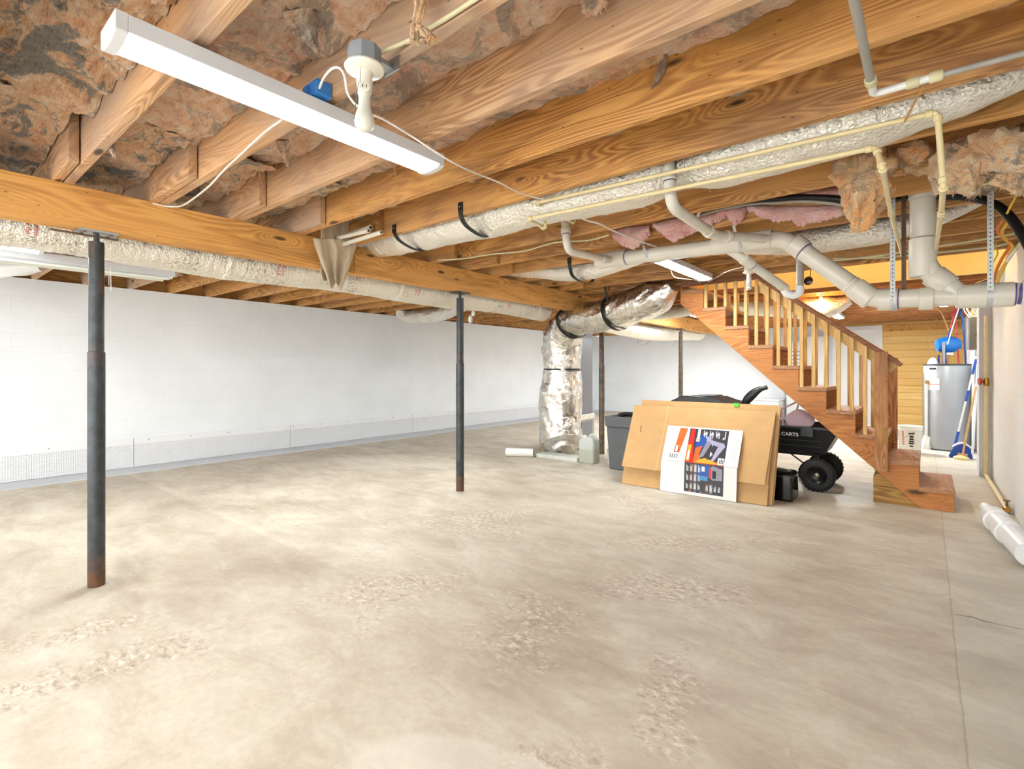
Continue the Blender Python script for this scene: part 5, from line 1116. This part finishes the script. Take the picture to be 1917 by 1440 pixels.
# white chest in the back
wx = thing('white_cabinet', 'low white cabinet against the back wall behind the cart', 'cabinet', (-3.2, 13.2, 0)); MB().box((-3.6, 12.9, 0), (-2.64, 13.5, .50)).build('body', 'door_white', wx, bevel=.01); MB().box((-3.62, 12.88, .505), (-2.62, 13.52, .55)).build('lid', 'door_white', wx, bevel=.008)
wp = thing('plastic_bag', 'pale blue plastic bag on the floor beyond the balusters', 'bag', a(1572, 800, z=0)); q = a(1570, 812, z=0)
MB().sweep([q + V((0, 0, .02)), q + V((.02, 0, .15)), q + V((0, 0, .35)), q + V((-.02, 0, .55))], crinkle(lambda t: .16 * (1 - .6 * t), 31, .3), 22, .03).build('bag', 'blue_film', wp, smooth=True)
# stacked white panels seen through the balusters
for i in range(2):
    x_ = -1.95 - .42 * i
    t = thing('white_shelf_panel', ['tall white panel leaning on the back wall left of the white door', 'tall white panel with vent slots left of its twin'][i], 'panel', (x_, 13.4, 0)); MB().box((x_ - .2, 13.42, 0), (x_ + .2, 13.47, 2.0 - .1 * i)).build('panel', 'door_white', t, bevel=.004)
    if i: m_ = MB(); [m_.box((x_ - .12, 13.412, 1.2 + .09 * j), (x_ + .12, 13.421, 1.215 + .09 * j)) for j in range(6)]; m_.build('slots', 'box_gray', t)

# ------------------------------------------------------------------ water heater corner
hc = V((.245, 10.36, 0)); hr = .285
wh = thing('water_heater', 'tall gray cylindrical water heater standing by the pine wall', 'water heater', hc)
MB().lathe(hc, [(hr - .01, 0), (hr, .01), (hr, 1.295), (hr - .004, 1.30)], 56).build('tank', 'heater_gray', wh, smooth=True)
MB().lathe(hc, [(hr + .003, 1.297), (hr + .005, 1.303), (hr + .003, 1.318), (hr - .03, 1.322)], 56).build('top_cap', 'heater_trim', wh, smooth=True); MB().lathe(hc, [(hr + .003, 0), (hr + .004, .02)], 56).build('base_ring', 'heater_trim', wh, smooth=True)
vd = V((-hc.x, -hc.y, 0)).normalized()
def onh(ang, z0, z1, w_, mat, nm, lift=.003, par=wh):
    m = MB(); n_ = 6; base = math.atan2(vd.y, vd.x) + ang
    for i in range(n_ + 1):
        t = base + (i / n_ - .5) * w_ / hr; r = hr + lift; m.v += [V((hc.x + math.cos(t) * r, hc.y + math.sin(t) * r, z0)), V((hc.x + math.cos(t) * r, hc.y + math.sin(t) * r, z1))]
    m.f = [(2 * i, 2 * i + 2, 2 * i + 3, 2 * i + 1) for i in range(n_)]; m.mi = [0] * n_; return m.build(nm, mat, par)
onh(-.62, 1.20, 1.27, .12, 'label_white', 'badge'); onh(-.62, 1.235, 1.262, .10, 'print_ink', 'badge_print', .004)
lb = onh(-.60, .92, 1.10, .17, 'label_white', 'warning_label'); onh(-.60, 1.005, 1.017, .17, 'print_orange', 'warning_stripe', .004)
onh(-1.35, .25, 1.18, .03, 'heater_trim', 'element_cover', .012)
tv = V((hc.x - hr * .80, hc.y - hr * .62, 0)); MB().cyl(tv + V((-.012, -.012, .06)), tv + V((-.012, -.012, 1.03)), .016, 12).build('relief_pipe', 'pvc', wh, smooth=True); MB().lathe(tv + V((-.012, -.012, 1.02)), [(.022, 0), (.026, .02), (.022, .05)], 12).build('relief_valve', 'brass', wh, smooth=True)
MB().lathe(hc + V((-.17, -.12, 1.32)), [(.07, 0), (.05, .06), (.02, .10)], 18).build('vent_boot', 'pvc_white', wh, smooth=True)
MB().cyl(hc + V((-.04, -.1, 1.32)), hc + V((-.04, -.1, 1.66)), .02, 12).build('riser', 'galvanized', wh, smooth=True)
MB().cyl(hc + V((-.10, -.1, 1.32)), hc + V((-.10, -.1, 1.46)), .014, 12).build('cold_inlet', 'pex_blue', wh, smooth=True); MB().cyl(hc + V((-.10, -.1, 1.46)), hc + V((-.10, -.1, 1.52)), .018, 12).build('fitting', 'brass', wh, smooth=True)
et = thing('expansion_tank', 'blue expansion tank above the water heater', 'tank', hc + V((.02, -.02, 1.46)))
ec = V((hc.x + .015, hc.y + .04, 1.62)); MB().lathe(ec, [(.01, -.165), (.09, -.14), (.125, -.06), (.13, 0), (.125, .06), (.09, .14), (.01, .165)], 32, V((1, .25, .1))).build('tank', 'tank_blue', et, smooth=True)
MB().box((ec.x - .02, ec.y - .12, ec.z - .16), (ec.x + .06, ec.y - .08, ec.z - .12)).build('label', 'label_white', et)
MB().cyl(ec + V((0, 0, -.30)), ec + V((0, 0, -.1)), .015, 10).build('stem', 'brass', et, smooth=True)
Q = lambda px, py, y=10.35: a(px, py, y=y)
cable([Q(1771, 683), Q(1770, 650), Q(1776, 625), Q(1788, 598), Q(1800, 575), Q(1806, 560)], .013, 'pex_blue', 'thick blue water tube rising from the heater', 'coloured water tubes', 'water_tube', 'tube')
cable([Q(1774, 645, 9.9), Q(1781, 620, 9.9), Q(1788, 598, 9.9), Q(1797, 572, 9.9)], .007, 'white_cable', 'pale tube beside the thick blue water tube', 'coloured water tubes', 'water_tube', 'tube')
cable([Q(1795, 684), Q(1793, 650), Q(1791, 620), Q(1789, 590), Q(1796, 565)], .009, 'pex_red', 'straight red water tube behind the blue tank', 'coloured water tubes', 'water_tube', 'tube')
cable([Q(1780, 615), Q(1784, 596), Q(1788, 580), Q(1793, 566)], .014, 'pex_red', 'short red water tube beside the thick blue one', 'coloured water tubes', 'water_tube', 'tube')
cable([Q(1774, 592), Q(1785, 584), Q(1795, 572), Q(1800, 562)], .012, 'pex_red', 'red tube slanting up left under the drain pipe', 'coloured water tubes', 'water_tube', 'tube')
cable([Q(1808, 684), Q(1806, 650), Q(1804, 620), Q(1800, 590), Q(1798, 565)], .010, 'pex_blue', 'slim dark blue water tube right of the red one', 'coloured water tubes', 'water_tube', 'tube')
cable([Q(1803, 620), Q(1803, 600), Q(1798, 580), Q(1806, 562)], .012, 'tank_blue', 'bright blue tube loop left of the white riser', 'coloured water tubes', 'water_tube', 'tube')
cable([Q(1812, 684), Q(1812, 640), Q(1812, 598)], .016, 'pvc_white', 'white riser pipe left of the electrical panel', 'coloured water tubes', 'water_tube', 'tube')
cable([Q(1752, 575), Q(1762, 585), Q(1769, 600), Q(1778, 619), Q(1790, 622), Q(1800, 621)], .008, 'tan_cable', 'cream wire curving down to the water heater corner', 'wires by the water heater')
cable([Q(1768, 592, 12), Q(1750, 600, 12), Q(1742, 615, 12), Q(1737, 640, 12), Q(1744, 668, 12), Q(1752, 676, 12)], .004, 'tan_cable', 'thin tan wire looping in front of the pine wall', 'wires by the water heater')
rnd = random.Random(11)
for i in range(12):
    x_ = 1806 + i * 2.6 + rnd.uniform(-2, 2); yy = 9.2 + rnd.uniform(-.15, .15)
    cable([a(x_ + rnd.uniform(-3, 3), 556, y=yy), a(x_ + rnd.uniform(-5, 5), 570, y=yy), a(x_ + rnd.uniform(-6, 6), 582, y=yy), a(1818 + (i % 6) * 3.4, 598, y=9.0)], .007, ['cream_cable', 'cream_cable', 'yellow_cable', 'tan_cable'][i % 4], 'cable in the tangled bundle entering the top of the electrical panel', 'cables into the electrical panel')
ep = thing('breaker_box', 'taupe electrical panel box on the right wall above the brooms', 'electrical panel', (.50, 9.0, 1.5))
MB().box((.435, 8.92, 1.50), (.578, 9.28, 1.92)).build('box', 'panel_taupe', ep, bevel=.004); MB().box((.42, 8.95, 1.50), (.434, 9.26, 1.91)).build('side', 'galvanized', ep); MB().lathe((.505, 8.92, 1.69), [(.012, 0), (.012, .004)], 14, (0, -1, 0)).build('knockout', 'dark_slot', ep)
# brooms
def stick(p0, p1, r): return MB().cyl(p0, p1, r, 14)
p0 = a(1793, 838, y=9.5); p1 = V((.545, 9.62, 1.42)); br = thing('broom', 'white-handled broom with blue grips and blue bristles leaning at the heater', 'broom', (p0.x, p0.y, 0))
p0 = V((.31, 9.46, .16)); stick(p0, p1, .011).build('handle', 'broom_white', br, True)
for s0, s1, r in ((.80, .97, .016), (.50, .62, .016), (.02, .16, .018)): stick(p0.lerp(p1, s0), p0.lerp(p1, s1), r).build('grip', 'broom_blue', br, True)
MB().add([V(q) for q in ((.30, 9.40, .16), (.40, 9.40, .20), (.46, 9.42, .16), (.50, 9.44, .0), (.26, 9.40, .0), (.24, 9.38, .02), (.30, 9.46, .16), (.40, 9.46, .20), (.46, 9.48, .16), (.50, 9.5, .0), (.26, 9.46, .0), (.24, 9.44, .02))], [(0, 1, 2, 3, 4, 5)[::-1], (6, 7, 8, 9, 10, 11), (0, 1, 7, 6), (1, 2, 8, 7), (2, 3, 9, 8), (3, 4, 10, 9), (4, 5, 11, 10), (5, 0, 6, 11)]).build('bristles', 'broom_blue', br)
MB().sweep([(.29, 9.43, .15), (.34, 9.43, .195), (.40, 9.43, .205), (.47, 9.45, .15)], .018, 12, .02).build('head', 'broom_white', br, smooth=True)
p0 = V((.385, 9.30, .07)); p1 = V((.53, 9.5, 1.0)); b2 = thing('scrub_brush', 'wood-handled brush with cream bristles standing before the blue broom', 'brush', (p0.x, p0.y, 0))
stick(p0, p1, .012).build('handle', 'handle_wood', b2, True); MB().lathe((.37, 9.30, .0), [(.09, 0), (.085, .03), (.04, .055), (.02, .07)], 24).build('bristles', 'bristle_cream', b2, smooth=True)
MB().obox((.385, 9.3, .065), (1, 0, 0), (0, 1, 0), (0, 0, 1), .05, .025, .014).build('block', 'handle_wood', b2, bevel=.004)
p0 = V((.50, 9.66, .0)); p1 = V((.56, 9.70, 1.30)); tag(stick(p0, p1, .014).build('spare_handle', 'broom_white', smooth=True), 'plain white pole leaning behind the broom against the wall', 'pole')
# buckets
bu = thing('plastic_bucket', 'white plastic bucket with dark print behind the lowest stair treads', 'bucket', (-.19, 9.6, 0)); bc = V((-.19, 9.6, 0))
MB().lathe(bc, [(.125, 0), (.145, .34), (.150, .345), (.150, .375), (.145, .38), (.152, .385), (.152, .40), (.142, .402), (.138, .36)], 36).build('body', 'bucket_white', bu, smooth=True)
vb_ = V((-bc.x, -bc.y, 0)).normalized(); ab = math.atan2(vb_.y, vb_.x); bp, rp = MB(), MB()
def onc(mb, ang, z0, z1, w_, tilt=0):
    r = .1462 * (1 - (.34 - (z0 + z1) / 2) * .4); t = ab + ang; c_ = bc + V((math.cos(t) * r, math.sin(t) * r, (z0 + z1) / 2)); u = V((-math.sin(t), math.cos(t), 0)); mb.obox(c_, u + V((0, 0, tilt)), V((math.cos(t), math.sin(t), .05)), V((0, 0, 1)), w_ / 2, .0015, (z1 - z0) / 2)
for z0_, z1_, w_ in ((.285, .305, .07), (.235, .265, .045), (.20, .225, .05), (.17, .19, .06), (.14, .16, .06), (.10, .12, .04)): onc(bp, .12, z0_, z1_, w_)
for i in range(6): onc(rp, -.62, .13 + .035 * i, .145 + .035 * i, .03, -.5)
bp.build('print', 'print_ink', bu); rp.build('red_print', 'print_red', bu); MB().cyl(bc + vb_ * .149 + V((-.08, -.0, .22)), bc + vb_ * .152 + V((.06, 0, .33)), .002, 6).build('bail_wire', 'old_steel', bu)
t = thing('white_box', 'white box standing left of the printed bucket', 'box', (-.42, 9.75, 0)); MB().box((-.50, 9.62, 0), (-.36, 9.9, .33)).build('body', 'bucket_white', t, bevel=.004)
t = thing('white_bag', 'crumpled white bag on the floor between bucket and water heater', 'bag', (.0, 10.2, 0)); MB().sweep([(.0, 10.22, .01), (.0, 10.2, .08), (.01, 10.2, .2)], crinkle(lambda t: .085 * (1 - .5 * t), 41, .3), 18, .02).build('bag', 'bucket_white', t, smooth=True)

# ------------------------------------------------------------------ pipes at the right wall
cp_([V((.525, 7.86, 1.85)), V((.525, 7.86, .035)), V((.535, 6.15, .035))], 'tan pipe standing at the pilaster corner and turning along the floor', .018, .02, 'pipes at the right wall', 'cpvc')
vv = thing('shutoff_valve', 'red-handled shutoff valve on the tan standing pipe', 'valve', (.50, 7.82, 1.1)); MB().lathe((.525, 7.86, 1.05), [(.022, 0), (.028, .02), (.028, .07), (.022, .09)], 16).build('body', 'brass', vv, smooth=True); MB().lathe((.50, 7.85, 1.10), [(.012, 0), (.012, .02), (.04, .024), (.04, .04)], 18, (-1, -.25, 0)).build('handle', 'red_plastic', vv, smooth=True)
fp = thing('floor_pipe', 'wide white pipe with a hub lying on the floor along the right wall', 'pipe', (.42, 4.8, 0))
e0, e1 = V((.405, 5.42, .088)), V((.497, 4.45, .088)); d = (e1 - e0).normalized()
MB().sweep([e0, e1], .074, 28, 2).build('pipe', 'pvc_white', fp, smooth=True); MB().lathe(e0 - d * .01, [(.072, .004), (.084, 0), (.0845, .13), (.087, .134), (.087, .15), (.076, .155)], 30, d).build('hub', 'pvc_white', fp, smooth=True)
MB().lathe(e0 + d * .33, [(.075, 0), (.084, .004), (.084, .16), (.075, .164)], 30, d).build('coupling', 'pvc_white', fp, smooth=True)
MB().lathe(e0 + V((-.035, .02, .058)), [(.03, -.03), (.034, -.02), (.034, .04), (.028, .05)], 20, V((-.35, .9, .1))).build('cleanout_plug', 'pvc_white', fp, smooth=True)
MB().sweep([e0 - d * .0101, e0 - d * .004], .060, 26, 2).build('bore', 'pvc_gray', fp, smooth=True)
gt = thing('gate_valve', 'old brass valve on the floor pipe by the right wall', 'valve', (.535, 6.08, .03)); MB().lathe((.535, 6.12, .035), [(.02, 0), (.028, .02), (.028, .08), (.02, .1)], 14, (0, -1, 0)).build('body', 'brass', gt, smooth=True); MB().lathe((.535, 6.07, .05), [(.008, 0), (.008, .05), (.024, .054), (.024, .062)], 14).build('handle', 'old_steel', gt, smooth=True)
# ------------------------------------------------------------------ light, camera
w = bpy.data.worlds.new('world'); bpy.context.scene.world = w; w.use_nodes = True
w.node_tree.nodes['Background'].inputs[0].default_value = (0.97, 1.0, 0.99, 1); w.node_tree.nodes['Background'].inputs[1].default_value = 2.6
def lamp(name, typ, loc, energy, col, size=.1, rot=(0, 0, 0), sy=None):
    l = bpy.data.lights.new(name, typ); l.energy = energy; l.color = col
    if typ == 'AREA':
        l.size = size
        if sy: l.shape = 'RECTANGLE'; l.size_y = sy
    else: l.shadow_soft_size = size
    o = bpy.data.objects.new(name, l); C.objects.link(o); o.location = loc; o.rotation_euler = rot; return o
lamp('stairwell_lamp', 'POINT', (-.6, 6.3, 3.5), 18, (1.0, .90, .72), .12)
lamp('bulb_light', 'POINT', a(1535, 572, y=8.0) + V((0, 0, -.02)), 6, (1.0, .68, .34), .04)
cd = bpy.data.cameras.new('camera'); cam = bpy.data.objects.new('camera', cd); C.objects.link(cam)
cam.location = (0, 0, H); cam.rotation_euler = (math.radians(90), 0, YAW)
cd.sensor_width = 36; cd.lens = F / 1917 * 36; cd.shift_y = -28 / 1917; cd.clip_start = .02
sc = bpy.context.scene; sc.camera = cam
sc.view_settings.view_transform = 'Standard'; sc.view_settings.look = 'None'; sc.view_settings.exposure = 1.28; sc.view_settings.gamma = 1
sc.view_settings.use_curve_mapping = False
sc.cycles.use_denoising = True; sc.cycles.max_bounces = 5; sc.cycles.diffuse_bounces = 4; sc.cycles.glossy_bounces = 2; sc.cycles.transmission_bounces = 3; sc.cycles.transparent_max_bounces = 6
sc.cycles.use_adaptive_sampling = True; sc.cycles.adaptive_threshold = 0.12
sc.cycles.caustics_reflective = False; sc.cycles.caustics_refractive = False; sc.cycles.sample_clamp_indirect = 6
